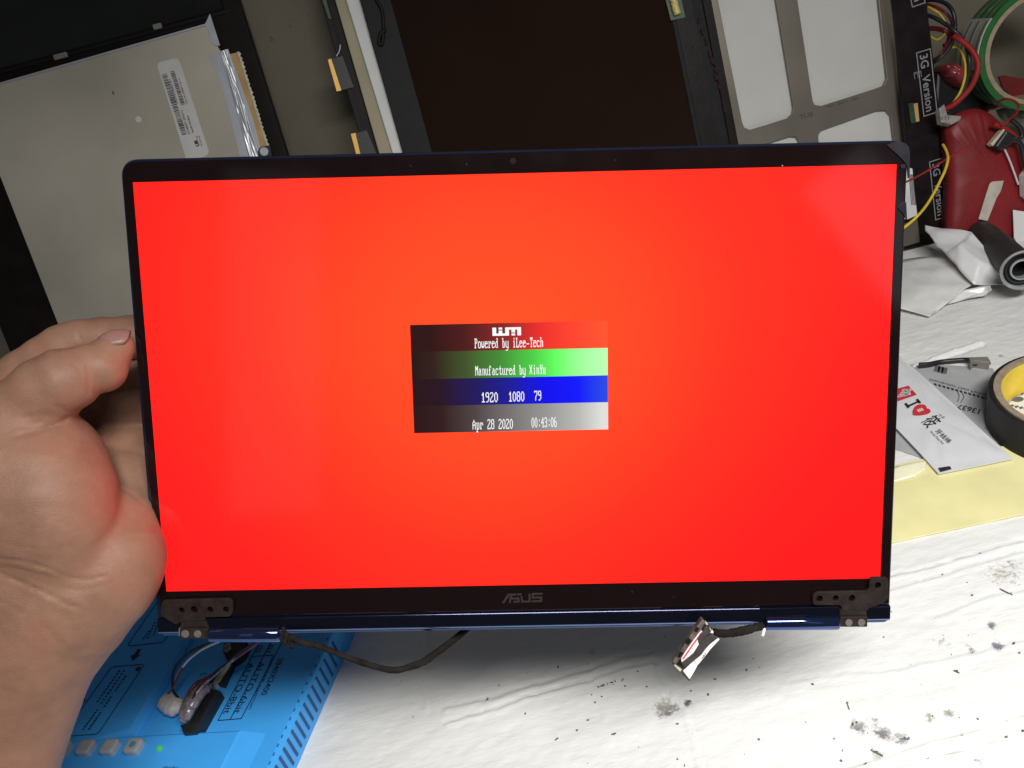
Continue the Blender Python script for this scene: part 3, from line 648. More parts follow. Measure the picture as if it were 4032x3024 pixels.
o = prism('yellow_card', None, WALL.poly(D2, [(1170, 1290), (1700, 940), (1700, 1500), (1300, 1420)], .02), .0, .004, M['tape_yellow'], fr=WALL.shifted((0, -.02, 0))); top(o, 'yellow card behind the striped tape roll at the right edge', 'card')
o = prism('red_card', None, WALL.poly(D2, [(1085, 1000), (1180, 985), (1600, 1060), (1560, 1200), (1240, 1250), (1130, 1130)], .03), .0, .004, M['red_bag'], fr=WALL.shifted((0, -.03, 0))); top(o, 'dull red card seen through the striped tape roll', 'card')
# --- loops of wire
def wire(nm, c, pts, r, m, label, cat='wire', group=None, n=8):
    P3 = [at_depth(*c(p[0], p[1]), p[2]) for p in pts]; base = Frame(P3[0], (1, 0, 0), (0, 1, 0))
    V, Fc = tube_data([base.loc(p) for p in P3], r, n, 7); o = obj(nm, V, Fc, m, None, True, fr=base); return top(o, label, cat, group)
G = 'wires looping at the back right'
wire('wire', D2, [(120, 10, .80), (250, 0, .79), (400, 40, .78), (490, 130, .775), (528, 260, .775), (530, 400, .775), (490, 560, .78), (400, 700, .785), (290, 790, .79), (200, 840, .8)], .0019, M['wire_black'], 'thick black wire making the tall outer loop beside the black board', group=G)
wire('wire', D2, [(150, 50, .80), (280, 90, .79), (400, 160, .785), (470, 240, .785), (500, 340, .785), (480, 480, .785), (420, 600, .79), (340, 720, .79), (260, 780, .8)], .0014, M['wire_dred'], 'dark red wire nested just inside the black outer loop', group=G)
wire('wire', D2, [(120, 180, .79), (260, 230, .78), (400, 310, .775), (520, 400, .77), (620, 500, .77), (690, 640, .77), (720, 800, .77), (700, 1000, .775), (640, 1180, .78), (520, 1330, .785)], .0019, M['wire_black'], 'black wire crossing from the board down past the red loop', group=G)
wire('wire', D2, [(520, 470, .77), (600, 520, .766), (720, 620, .763), (800, 730, .762), (835, 850, .762), (800, 1010, .765), (720, 1160, .77), (600, 1290, .775), (480, 1390, .78), (350, 1440, .785)], .0025, M['wire_red'], 'bright red wire loop in front of the striped tape roll', group=G)
wire('wire', D2, [(500, 620, .78), (560, 610, .78), (620, 680, .776), (660, 800, .775), (670, 920, .775), (650, 1060, .775), (600, 1200, .778), (520, 1330, .78), (430, 1450, .785)], .0012, M['wire_yellow'], 'yellow wire inside the bright red loop', group=G)
wire('wire', D2, [(180, 90, .795), (270, 140, .79), (340, 190, .79), (420, 320, .79), (400, 440, .79), (300, 520, .795), (220, 480, .8)], .0011, M['wire_yellow'], 'dull yellow wire coiled tight beside the top of the black board', group=G)
wire('wire', D2, [(180, 370, .80), (290, 375, .795), (390, 400, .79), (460, 450, .79), (440, 560, .79), (390, 600, .79)], .0024, M['wire_dred'], 'short stub of thick dark red wire inside the loops', group=G)
wire('wire', D2, [(1090, 1330, .80), (1200, 1290, .79), (1310, 1320, .785), (1365, 1390, .78), (1330, 1480, .775), (1240, 1560, .77), (1140, 1640, .765)], .0011, M['wire_red'], 'thin red wire arching under the striped tape roll', group=G)
T = thing('white_plug', Frame(at_depth(*D2(410, 1500), .775), RT, UP), 'small dirty white plug beside the 3G Version board', 'plug')
prism('housing', T, [(-.008, .005), (-.003, .009), (.0, -.001), (.013, -.002), (.012, -.006), (.004, -.010), (-.006, -.008)], -.004, .004, M['dirty_white'], ch=.0012); 
for k in (-1, 0, 1): prism('pin_slot', T, rect(-.003 + k * .003, -.006, -.0018 + k * .003, -.003), .0041, .0044, M['ink_grey'])
T = None
wire('wire', D3, [(540, 230, .70), (570, 280, .695), (598, 350, .69), (605, 430, .685), (570, 560, .68), (510, 690, .675), (440, 830, .67), (340, 1000, .665), (220, 1150, .66), (70, 1285, .655), (-60, 1370, .65)], .0011, M['wire_yellow'], 'bright yellow wire bowed across the lower 3G Version label', group=G)
wire('wire', D3, [(-60, 760, .67), (100, 700, .675), (350, 565, .69), (600, 410, .70), (800, 300, .71), (1000, 180, .72)], .0008, M['wire_red'], 'thin straight red wire crossing the lower 3G Version label', group=G)

# ================================================================== things on the right of the bench
# --- white crumpled paper bag
def crumpled(name, fr, ctrl, m, label, cat, sub_=4, noise=.0016, seed=2):
    pts = [(*fr.at(c(x, y), z), z) for c, x, y, z in ctrl]
    out_ = delaunay_2d_cdt([Vector(p[:2]) for p in pts], [], [], 0, 1e-6)
    bm = bmesh.new(); vs = [bm.verts.new(p) for p in pts]
    for f in out_[2]:
        try: bm.faces.new([vs[out_[3][i][0]] for i in f])
        except ValueError: pass
    bmesh.ops.subdivide_edges(bm, edges=bm.edges[:], cuts=sub_, use_grid_fill=True, smooth=.25)
    r = np.random.default_rng(seed); k = r.random((6, 3)) * 6.28; fq = r.uniform(60, 260, (6, 2))
    for vv in bm.verts: vv.co.z += sum(noise / (1 + i * .5) * math.sin(fq[i, 0] * vv.co.x + fq[i, 1] * vv.co.y + k[i, 0]) for i in range(6)) * .5
    for vv in bm.verts: vv.co.z = max(vv.co.z, .001)
    me = bpy.data.meshes.new(name); bmesh.ops.recalc_face_normals(bm, faces=bm.faces); bm.to_mesh(me); bm.free(); me.materials.append(m)
    me.polygons.foreach_set('use_smooth', [True] * len(me.polygons))
    o = bpy.data.objects.new(name, me); COL.objects.link(o); o.matrix_world = fr.m
    sm = o.modifiers.new('thickness', 'SOLIDIFY'); sm.thickness = .0004
    return top(o, label, cat)
crumpled('paper_bag', DESK, [(A5, 732, 445, .030), (A5, 830, 480, .032), (A5, 1000, 500, .034), (A5, 1170, 512, .036), (A5, 1250, 640, .030), (A5, 1450, 870, .018), (A5, 1660, 1010, .006), (A5, 1500, 1000, .006), (A5, 1350, 972, .010), (A5, 1190, 990, .016), (A5, 1060, 860, .022), (A5, 930, 722, .026), (A5, 735, 492, .028), (A5, 1050, 640, .036), (A5, 1250, 800, .028)], M['bag_paper'], 'crumpled white paper bag propped up in front of the red bag', 'paper bag', noise=.0016)
crumpled('paper_sheet', DESK, [(A5, 440, 780, .006), (A5, 720, 735, .010), (A5, 930, 735, .016), (A5, 1040, 850, .016), (A5, 1180, 985, .013), (A5, 1030, 1035, .012), (A5, 920, 1170, .008), (A5, 775, 1302, .003), (A5, 650, 1230, .005), (A5, 540, 1215, .006), (A5, 420, 1200, .006), (A5, 700, 1050, .012), (A5, 850, 900, .014)], M['white_paper'], 'creased white paper lying flat in front of the crumpled paper bag', 'paper', noise=.0014, seed=8)
crumpled('plastic_wrap', DESK, [(A5, 925, 1190, .002), (A5, 1040, 1060, .008), (A5, 1340, 990, .012), (A5, 1362, 1040, .010), (A5, 1300, 1100, .004), (A5, 1100, 1140, .003)], M['bag_paper'], 'folded corner of thin white wrap under the crumpled paper bag', 'wrap', noise=.001, seed=9)
# --- black roll with grey ring
pa, pb = at_depth(*A5(1250, 520), .80), at_depth(*A5(1640, 858), .70)
ax = (pb - pa).normalized(); f2 = Frame(pa, UP.cross(ax), ax.cross(UP.cross(ax)))
T = thing('rubber_tube', f2, 'black rubber tube with a grey ring end at the right edge', 'tube'); Lr = (pb - pa).length; R1_ = .0135
lathe('sleeve', T, [(.001, -.02), (R1_ * .55, -.015), (R1_ * .9, 0), (R1_, .02), (R1_ * 1.02, Lr * .6), (R1_, Lr - .004), (R1_ * .95, Lr)], M['black_rubber'], 40)
lathe('grey_ring', T, [(R1_ * 1.04, Lr - .004), (R1_ * 1.24, Lr - .001), (R1_ * 1.28, Lr + .002), (R1_ * 1.20, Lr + .003), (R1_ * 1.08, Lr + .001), (R1_ * 1.06, Lr - .004)], M['ring'], 40)
lathe('inner_roll', T, [(R1_ * 1.07, Lr - .003), (R1_ * .74, Lr - .004), (R1_ * .70, Lr - .001), (R1_ * .58, Lr - .001), (R1_ * .56, Lr - .02), (.0005, Lr - .02)], M['black_rubber'], 40)
lathe('inner_ring', T, [(R1_ * .70, Lr - .0005), (R1_ * .66, Lr + .0005), (R1_ * .58, Lr + .0005), (R1_ * .56, Lr - .006)], M['ring'], 40)
# --- yellow sheet
q = [DESK.at(p) for p in ((3380, 1862), A6(475, 1270), A6(742, 1214), A6(1480, 1098), (4150, 1722), (4250, 1985), (3780, 2086), (3380, 2172))]
o = prism('yellow_sheet', None, q, .0012, .0020, M['yellow_sheet'], ch=.0002, fr=DESK); top(o, 'pale yellow sheet lying on the bench right of the laptop lid', 'sheet')
crumpled('curled_flap', DESK, [(A6, 330, 1330, .003), (A6, 475, 1268, .0045), (A6, 600, 1240, .005), (A6, 744, 1213, .004), (A6, 752, 1300, .0032), (A6, 640, 1370, .0028), (A6, 500, 1400, .0026), (A6, 330, 1430, .0026)], M['pale_flap'], 'shiny curled yellow flap next to the sachet beside the lid', 'sheet', noise=.0003, seed=12)
# --- grey printed film under the sachet
T = thing('printed_film', DESK, 'grey printed plastic film lying under the white sachet and tape roll', 'film')
q = DESK.poly(D4, [(-200, 250), (200, 190), (700, 205), (1250, 245), (1500, 700), (1420, 1190), (380, 1430), (0, 1310), (-300, 1200)])
prism('film', T, q, .0004, .0009, M['grey_film'])
def d4text(par, s, a, b, up, m, z, bold=0.0, nm='printed_text'):
    f = DESK; pa, pb, pu = f.at(D4(*a), z), f.at(D4(*b), z), f.at(D4(*up), z); return text(nm, par, s, pa, sub(pb, pa), sub(pu, pa), z, m, ln(pa, pb), ln(pa, pu), bold)
d4text(T, '13637', (1092, 770), (800, 700), (1065, 832), M['ink'], .0012, .02)
d4text(T, 'Distribution Nets Packed', (430, 365), (1180, 575), (420, 392), M['ink'], .0012)
mb = Multi()
for k in range(13):
    x, y = 500 + k * 56, 440 + k * 15.5; mb.prism(rpoly(DESK.poly(D4, [(x - 22, y - 14), (x + 14, y - 14 + 8), (x + 22, y + 20), (x - 10, y + 12)], .0012), .0004), .0011, .0013)
mb.build('printed_dots', T, M['ink'])
for k in range(3):
    a, b = DESK.at(D4(535 + k * 45, 200 + k * 12), .0012), DESK.at(D4(515 + k * 48, 275 + k * 14), .0012); prism('printed_dash', T, stroke([a, b], .004), .0011, .0013, M['ink_grey'])
tube('printed_curve', T, [(*DESK.at(D4(*p), .001), .001) for p in ((790, 540), (812, 600), (790, 670)) ], .0004, M['ink_grey']); tube('printed_curve', T, [(*DESK.at(D4(*p), .001), .001) for p in ((850, 555), (872, 610), (830, 680))], .0004, M['ink_grey'])
prism('fold_band', T, DESK.poly(D4, [(1130, 1025), (1235, 970), (1400, 1130), (1335, 1200)]), .0010, .0014, M['foil_matt'])
# --- white sachet
SZ = .0060
T = thing('sachet', DESK, 'white sachet printed I heart with a red logo, lying on the yellow sheet', 'sachet')
S4 = [DESK.at(c, SZ) for c in (A6(330, 60), A6(560, 285), A6(680, 380), A6(1000, 672), A6(1290, 938), A6(1560, 1180), A6(1240, 1246), A6(980, 1298), A6(862, 1322), A6(690, 1130), A6(490, 920), A6(300, 730))]
pl = ccw(S4); c0 = (sum(p[0] for p in pl) / len(pl), sum(p[1] for p in pl) / len(pl))
V, Fc = [], []; ks = [0, .10, .16, .3, .5, .75, 1]; hs = [0, .0001, .0006, .0012, .0015, .0016, .0016]
dense = []
for i in range(len(pl)):
    for k in range(4): dense.append(mid(pl[i], pl[(i + 1) % len(pl)], k / 4))
N = len(dense)
for t, h in zip(ks, hs):
    for i, p in enumerate(dense): q = mid(p, c0, t); V.append((q[0], q[1], SZ - .0016 + h + .0004 * math.sin(i * .9) * (1 if 0 < t < .6 else 0)))
for k in range(len(ks) - 1):
    for i in range(N): a, b = k * N + i, k * N + (i + 1) % N; Fc.append((a, b, b + N, a + N))
s0 = len(V)
for p in dense: V.append((p[0], p[1], SZ - .0026))
for i in range(N): Fc.append((i, (i + 1) % N, s0 + (i + 1) % N, s0 + i))
Fc.append(tuple(range(s0, s0 + N))); obj('pouch', V, Fc, M['sachet'], T, True, autos=50)
Z2 = SZ + .0008
lg = prism('logo_square', T, DESK.poly(D4, [(-60, 515), (150, 458), (256, 575), (-20, 665)], Z2), Z2 - .0002, Z2, M['ink_red'])
d4text(lg, '囍', (-5, 620), (100, 505), (110, 600), M['sachet'], Z2 + .0002, 0)
for k in range(2):
    prism('logo_stroke', lg, DESK.poly(D4, [(60 + 70 * k, 520 - 8 * k), (100 + 60 * k, 500), (160 + 20 * k, 580), (90 + 70 * k, 600 - 20 * k)], Z2), Z2 + .0001, Z2 + .0002, M['sachet'])
mb = Multi()
for q in ([(98, 690), (125, 682), (168, 738), (140, 750)], [(245, 640), (275, 628), (318, 680), (290, 690)], [(125, 720), (145, 712), (290, 650), (300, 668), (160, 730)]): mb.prism(DESK.poly(D4, q, Z2), Z2 - .0002, Z2)
mb.build('letter_i', T, M['ink'])
hp = [(208, 840), (206, 790), (230, 735), (265, 708), (320, 700), (365, 708), (385, 730), (388, 755), (420, 760), (442, 785), (435, 808), (400, 828), (330, 842), (260, 846)]
ht = prism('heart', T, rpoly(DESK.poly(D4, hp, Z2), .001, 3), Z2 - .0002, Z2, M['ink_red'])
for k in range(3): prism('heart_mark', ht, DESK.poly(D4, [(258 + 25 * k, 775 - 9 * k), (275 + 25 * k, 768 - 9 * k), (300 + 25 * k, 800 - 9 * k), (282 + 25 * k, 808 - 9 * k)], Z2), Z2 + .0001, Z2 + .0002, M['label'])
d4text(T, '筱', (322, 915), (410, 1010), (485, 840), M['ink'], Z2, .004)
d4text(T, '牙线棒', (500, 1050), (672, 1215), (545, 1020), M['ink_grey'], Z2, .01)
d4text(T, 'Dental Floss Pick', (432, 1060), (600, 1230), (455, 1045), M['ink_grey'], Z2, .01)
d4text(T, '竹语', (535, 845), (605, 890), (560, 828), M['ink_grey'], Z2)
prism('corner_mark', T, DESK.poly(D4, [(540, 1535), (690, 1512), (712, 1548), (568, 1585)], SZ - .001), SZ - .0012, SZ - .0008, M['ink'])
# --- tape roll lying flat
TZ = .030
p1, p2, p3 = [Vector(DESK.at(D4(*p), TZ)) for p in ((1350, 200), (1190, 480), (1500, 880))]
def circ(a, b, c):
    d = 2 * (a.x * (b.y - c.y) + b.x * (c.y - a.y) + c.x * (a.y - b.y)); A, B_, C = a.length_squared, b.length_squared, c.length_squared
    u = Vector(((A * (b.y - c.y) + B_ * (c.y - a.y) + C * (a.y - b.y)) / d, (A * (c.x - b.x) + B_ * (a.x - c.x) + C * (b.x - a.x)) / d)); return u, (u - a).length
cc, RR = circ(p1, p2, p3); print('tape roll', cc, RR)
ft = Frame((cc.x, cc.y, .0012), (1, 0, 0), (0, 1, 0))
T = thing('tape_roll', ft, 'roll of black tape with yellow inside lying on the grey film', 'tape')
lathe('tape', T, [(RR - .003, .0), (RR, .001), (RR, TZ - .002), (RR - .0006, TZ - .0014), (RR - .003, TZ - .0014), ], M['tape_black'], 72)
lathe('card_core', T, [(RR - .003, TZ - .0015), (RR - .0032, TZ - .0004), (RR - .0075, TZ - .0004), (RR - .008, TZ - .001), (RR - .008, TZ - .0025)], M['kraft'], 72)
lathe('yellow_liner', T, [(RR - .008, TZ - .002), (RR - .0082, TZ - .0025), (RR - .0085, .0002)], M['tape_yellow'], 72)
T = thing('slip', Frame((cc.x, cc.y, .0010), (1, 0, 0), (0, 1, 0)), 'pale printed slip lying inside the black and yellow tape roll', 'paper slip')
fs = Frame((cc.x, cc.y, .0010), (1, 0, 0), (0, 1, 0))
prism('paper', T, [(p[0] * (RR - .011), p[1] * (RR - .011)) for p in disc((0, 0), 1, 40)], .0004, .0010, M['foam'])
mb = Multi()
for x, y, r in ((1580, 640, .0042), (1480, 600, .001), (1640, 560, .0012)):
    p = fs.at(D4(x, y), .001); mb.prism(disc(p, r, 9, r * .7), .0010, .0013)
for k in range(8):
    p = fs.at(D4(1440 + k * 60, 708 + k * 14), .001); mb.prism([(p[0] - .0014, p[1] - .0012), (p[0] + .0014, p[1] - .0008), (p[0] + .0015, p[1] + .001), (p[0] - .001, p[1] + .001)], .0010, .0013)
mb.build('printed_marks', T, M['ink_grey'])
# --- pigtail lead
P3 = [(*DESK.at(D4(*p), z), z) for p, z in (((292, 186), .006), ((420, 178), .005), ((560, 150), .004), ((700, 135), .004), ((860, 122), .004), ((960, 122), .005))]
ff = Frame(P3[0], (1, 0, 0), (0, 1, 0)); T = thing('pigtail_lead', ff, 'short black lead ending in a grey plug on the bench behind the sachet', 'cable')
tube('lead', T, P3, .0019, M['wire_black'], fr=ff)
f3 = Frame(P3[0], (1, 0, 0), (0, 1, 0)); z = .008 - P3[0][2]
prism('plug', T, ff.poly(D4, [(938, 80), (1185, 75), (1218, 120), (1200, 155), (1010, 130), (960, 165)], z), -.006, z, M['grey_metal'], ch=.001)
tube('tail', T, [(*ff.at(D4(*p), 0), -.002) for p in ((980, 150), (1100, 145), (1215, 128))], .0018, M['wire_black'])

# ================================================================== display tester, blue
TT = .030                                        # top of the raised part; the lower floor lies 6 mm beneath
TF = .024
T = thing('display_tester', DESK, 'bright blue display tester box with grey keys under the laptop lid', 'tester')
def tp(c, x, y, z): return DESK.at(c(x, y), z)
e_top, e_bot = Vector(DESK.at((1302, 2517), TF)), Vector(DESK.at((1076, 3007), TF))
ed = (e_bot - e_top).normalized(); en = Vector((ed.y, -ed.x));  en = en if en.x < 0 else -en
c_a, c_b = e_top - ed * .075, e_bot + ed * .06
cs = [tuple(c_a), tuple(c_b), tuple(c_b + en * .22), tuple(c_a + en * .22)]
floor_edge = rpoly(cs, .006)
ledge = [tp(B4, 750, 1312, TT), tp(B4, 380, 1330, TT), tp(B3, 740, 1352, TT)]
bl, br_ = Vector(tp(B3, 718, 1362, TT)), Vector(tp(B4, 800, 1308, TT)); ld_ = (br_ - bl).normalized()
lw0, lw1 = Vector(tp(B3, 1215, 480, TT)), Vector(tp(B3, 705, 1350, TT)); wd_ = (lw1 - lw0).normalized()
mb = Multi(); mb.prism(floor_edge, .0, TF, ch=.003)
far = lw0 - wd_ * .07
mb.prism([tuple(far), tuple(lw1 + ld_ * .003), tuple(lw1 - ld_ * .0 + wd_ * .001 - Vector((.17, 0)) * .9), tuple(far - Vector((.15, .0)))], TF - .001, TT, ch=.0045)
e1 = bl + ld_ * (br_ - bl).length; zt = TT - .0006
tq = ccw(rpoly([tuple(bl - ld_ * .16), tuple(e1), tuple(e1 + ed * .10), tuple(bl - ld_ * .16 + ed * .10)], [0, .010, 0, 0]))
bq = [(x + (ld_.x * .016 if (Vector((x, y)) - e1).dot(ld_) > -.012 else 0), y + (ld_.y * .016 if (Vector((x, y)) - e1).dot(ld_) > -.012 else 0)) for x, y in tq]
nq = len(tq); VV = [(x, y, TF - .0008) for x, y in bq] + [(x, y, zt - .0008) for x, y in tq] + [(x, y, zt) for x, y in inset(tq, .0012)]
mb.add((VV, [(a, (a + 1) % nq, (a + 1) % nq + nq, a + nq) for a in range(nq)] + [(a + nq, (a + 1) % nq + nq, (a + 1) % nq + 2 * nq, a + 2 * nq) for a in range(nq)] + [tuple(range(2 * nq, 3 * nq))]))
mb.build('case', T, M['tester'])
# vent slots along the right side: flat strips, the slots' shade painted as dark blue
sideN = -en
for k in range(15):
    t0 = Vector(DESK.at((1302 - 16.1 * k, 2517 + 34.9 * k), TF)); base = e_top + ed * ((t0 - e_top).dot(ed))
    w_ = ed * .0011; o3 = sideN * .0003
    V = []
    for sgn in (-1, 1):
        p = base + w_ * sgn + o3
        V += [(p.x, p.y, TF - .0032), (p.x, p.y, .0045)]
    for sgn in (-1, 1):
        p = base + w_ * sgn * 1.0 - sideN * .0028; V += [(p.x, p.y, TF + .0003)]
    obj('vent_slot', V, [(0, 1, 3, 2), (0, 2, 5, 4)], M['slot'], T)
# keys
kx, ky = Vector(tp(B3, 785, 1545, TT)) - Vector(tp(B3, 655, 1545, TT)), Vector(tp(B3, 735, 1412, TT)) - Vector(tp(B3, 655, 1545, TT))
for i, (x, y) in enumerate(((655, 1545), (438, 1550), (222, 1555), (10, 1562))):
    p = Vector(tp(B3, x, y, TT)); q = [tuple(p), tuple(p + kx), tuple(p + kx + ky), tuple(p + ky)]
    k_ = prism('key', T, rpoly(q, .0028, 6), TT - .001, TT + .0038, M['key'], ch=.0013)
    if i == 0: prism('power_badge', k_, disc(tuple(p + kx * .52 + ky * .5), .0021, 14), TT + .0039, TT + .0041, M['key_blue'])
p = tp(B3, 980, 1482, TT)
lathe_p = prism('led', T, disc(p, .0017, 14), TT - .001, TT + .0014, M['led'], ch=.001)
# prints
Z3 = TT + .0003
def tline(c, pts, w=.00055, z=Z3, nm='printed_line', m=None, closed=False):
    q = [tp(c, *p, z) for p in pts]; prism(nm, T, stroke(q, w), z - .0002, z, m or M['ink_blue'])
def tbox(c, pts, r, z):
    q = rpoly([tp(c, *p, z) for p in pts], r); a, b = frame_line(q, .0005); prism('printed_box', T, a, z - .0002, z, M['ink_blue'], holes=[b])
tbox(B3, [(545, 742), (850, 718), (425, 1355), (95, 1378)], .003, Z3)
tbox(B3, [(100, 780), (425, 762), (205, 1085), (-180, 1110)], .003, Z3)
tbox(B3, [(985, 120), (1330, 100), (1010, 528), (680, 562)], .003, Z3)
tbox(B3, [(860, 140), (900, 135), (590, 578), (380, 590)], .003, Z3)
for x, y in ((785, 765), (362, 806)): prism('printed_badge', T, disc(tp(B3, x, y, Z3), .0017, 16), Z3 - .0001, Z3 + .0001, M['ink_blue'])
def glyph_row(a, b, n, mbx, sz, z=Z3):
    for k in range(n):
        t = (k + .5) / n; p = tp(B3, a[0] + (b[0] - a[0]) * t, a[1] + (b[1] - a[1]) * t, z); s_ = sz * random.uniform(.8, 1.05)
        d = (Vector(tp(B3, *b, z)) - Vector(tp(B3, *a, z))).normalized() * s_; n_ = Vector((-d.y, d.x)); c = Vector(p)
        mbx.prism([tuple(c - d - n_), tuple(c + d - n_), tuple(c + d + n_), tuple(c - d + n_)], z - .0001, z + .0001)
mb = Multi()
for a, b, n in (((625, 772), (412, 1070), 11), ((668, 768), (448, 1085), 11), ((680, 820), (575, 968), 6), ((545, 1008), (478, 1112), 4), ((425, 1125), (285, 1320), 8), ((452, 1152), (338, 1318), 7), ((335, 830), (260, 935), 4), ((300, 868), (255, 960), 3), ((890, 412), (830, 500), 4), ((940, 335), (870, 495), 6), ((975, 310), (925, 470), 6)): glyph_row(a, b, n, mb, .00062)
s = mb.build('printed_text', T, M['ink_blue'])
def arrow(c, pts, z=Z3): prism('printed_arrow', T, [tp(c, *p, z) for p in pts], z - .0001, z + .0001, M['ink_blue'])
arrow(B3, [(785, 585), (815, 588), (790, 632), (803, 640), (735, 690), (722, 645), (755, 635)]); arrow(B3, [(305, 1015), (312, 1045), (300, 1065), (272, 1072), (242, 1105), (243, 1055), (262, 1042), (283, 1040)])
ZF = TF + .0003
def ttext(s, a, b, up, z, h=None, bold=.008):
    pa, pb, pu = tp(B4, *a, z), tp(B4, *b, z), tp(B4, *up, z); text('printed_text', T, s, pa, sub(pb, pa), sub(pu, pa), z, M['ink_blue'], ln(pa, pb), ln(pa, pu), bold)
ttext('3840X2400', (1138, 668), (975, 1004), (1190, 664), ZF); ttext('2560X2400 maximum', (1085, 640), (866, 1128), (1112, 640), ZF)
ttext('AUTO-6bit', (966, 700), (730, 1168), (1024, 695), ZF); ttext('AUTO-8bit', (870, 712), (634, 1172), (928, 706), ZF); ttext('01', (1055, 548), (1020, 615), (1102, 543), ZF); ttext('02', (960, 555), (925, 622), (1005, 550), ZF)
ttext('C', (425, 815), (440, 838), (475, 790), ZF)
for pts in ([(985, 490), (590, 1230)], [(1075, 510), (700, 1222)], [(1170, 520), (800, 1212)], [(590, 1230), (805, 1212)], [(900, 652), (1085, 640)]): tline(B4, pts, z=ZF)
ttext('POWER', (167 + 60, 1645), (167 - 70, 1645), (220, 1690), Z3)
# --- plugs and wires plugged into the tester
T = thing('wire_harness', DESK, 'black plugs with glued red, white and black wires in the blue tester', 'wires')
def slab(nm, c, q, z0, z1, m, ch=.001, base=None):
    return prism(nm, T, [tp(c, *p, z1) for p in q], z0, z1, m, ch=ch)
slab('plug', B4, [(245, 1265), (320, 1250), (520, 930), (600, 950), (385, 1330), (275, 1340)], TF, TF + .009, M['black_plastic'])
V, Fc = [], []
mbg = tube_data([(*tp(B4, x, y, z), z) for x, y, z in ((275, 1225, .035), (310, 1150, .038), (370, 1040, .039), (440, 960, .038), (500, 920, .035))], [.0035, .0052, .0058, .0052, .003], 12, 6, wob=.12, flat=.75); obj('glue_blob', *mbg, M['glue_dark'], T, True)
mbg = tube_data([(*tp(B4, x, y, z), z) for x, y, z in ((110, 1030, .030), (150, 1070, .031), (200, 1100, .031), (260, 1100, .031))], [.0045, .0062, .0068, .005], 12, 6, wob=.15, flat=.7); obj('glue_lump', *mbg, M['hot_glue'], T, True)
slab('socket', B4, [(535, 890), (600, 870), (700, 720), (640, 740)], TF, TF + .006, M['cream'])
slab('black_socket', B4, [(525, 880), (625, 735), (660, 710), (730, 700), (640, 900)], TF, TF + .0045, M['black_plastic'])
slab('rear_plug', B4, [(625, 590), (640, 520), (840, 500), (790, 600), (720, 655), (660, 665)], TF, TF + .010, M['black_plastic']); slab('rear_glue', B4, [(622, 590), (640, 540), (700, 520), (705, 570), (660, 605)], TF + .010, TF + .012, M['glue_dark'])
def tw(pts, r, m, nm='wire', n=8): tube(nm, T, [(*tp(B4, x, y, z), z) for x, y, z in pts], r, m, n)
tw([(245, 1035, .032), (190, 970, .040), (180, 880, .048), (200, 760, .055), (280, 660, .062), (400, 575, .070), (520, 530, .078), (640, 470, .085)], .0008, M['wire_black'])
tw([(165, 1005, .032), (195, 920, .044), (230, 820, .052), (300, 710, .060), (400, 620, .068), (500, 560, .076), (640, 500, .084)], .0008, M['wire_white'])
tw([(130, 995, .032), (178, 948, .042), (222, 850, .051), (292, 720, .059), (400, 610, .067), (510, 545, .075), (620, 510, .083)], .0007, M['wire_dred'])
tw([(258, 1180, .036), (300, 1040, .040), (390, 900, .042), (500, 845, .044), (620, 760, .052), (760, 660, .062), (900, 560, .074), (1000, 480, .085)], .0011, M['wire_dred'])
tw([(350, 1060, .042), (430, 930, .043), (520, 850, .046), (640, 745, .054), (780, 640, .064), (920, 540, .076), (1010, 470, .085)], .0011, M['wire_black'])
tw([(380, 1010, .042), (470, 900, .044), (560, 820, .048), (660, 740, .055), (790, 630, .065), (930, 530, .077), (1020, 460, .085)], .0010, M['glue_dark'])
tw([(520, 880, .036), (600, 800, .046), (700, 700, .057), (830, 600, .068), (960, 500, .080)], .0010, M['wire_black'])

# ================================================================== the laptop lid
rx = Vector((1.0003, .0209, -.0111)).normalized(); ry = Vector((-.0255, .9899, -.1347)); tv = (.00227, -.0008, .3483)
def camv(v_): return RT * v_[0] + UP * v_[1] + FWD * v_[2]
LID = Frame(EYE + camv(tv), camv(rx), camv(ry))
glass_glint('glint_lamp', 3475, 900, .9, .10, .22, .25, .05)
glass_glint('glint_lamp', 1080, 1350, .9, .13, .50, -.12, .05)
T = thing('laptop_lid', LID, 'detached blue laptop lid with lit red test screen held by a hand', 'laptop screen')
def lp(c, x, y, h=0.0): return LID.at(c(x, y), h)
O1 = crop(0, 0, 1)
ident = lambda x, y: (x * 1 / .5486, y * 1 / .5486)
B7 = crop(400, 500, .50023)
TL = lp(B7, 132, 253); TR = lp(A4, 1238, 1168); BRc = lp(A7, 1088, 640); BLc = lp(D5, 8, 625)
outer = rpoly([TL, TR, BRc, BLc], [.0075, .0075, .003, .003] if area2([TL, TR, BRc, BLc]) > 0 else [.003, .003, .0075, .0075], 8)
prism('back_cover', T, outer, -.0062, -.0006, M['dark_blue'], ch=.0012)
g_l = lp(D5, 20, 300); g_r = lp(A7, 1093, 490)
gl = [(TL[0] + .0012, TL[1] - .0012), (TR[0] - .0012, TR[1] - .0012), (g_r[0] - .0010, lp(A8, 2212, 372)[1]), (g_l[0] + .0012, lp(A8, 0, 415)[1])]
gl = [gl[0], gl[1], (gl[2][0], (gl[2][1] + gl[3][1]) / 2), (gl[3][0], (gl[2][1] + gl[3][1]) / 2)]
gyb = gl[2][1]
G_ = prism('bezel_glass', T, rpoly(gl, [.001, .001, .0065, .0065] if area2(gl) < 0 else [.0065, .0065, .001, .001], 8), -.0007, .0004, M['bezel'], ch=.0003)
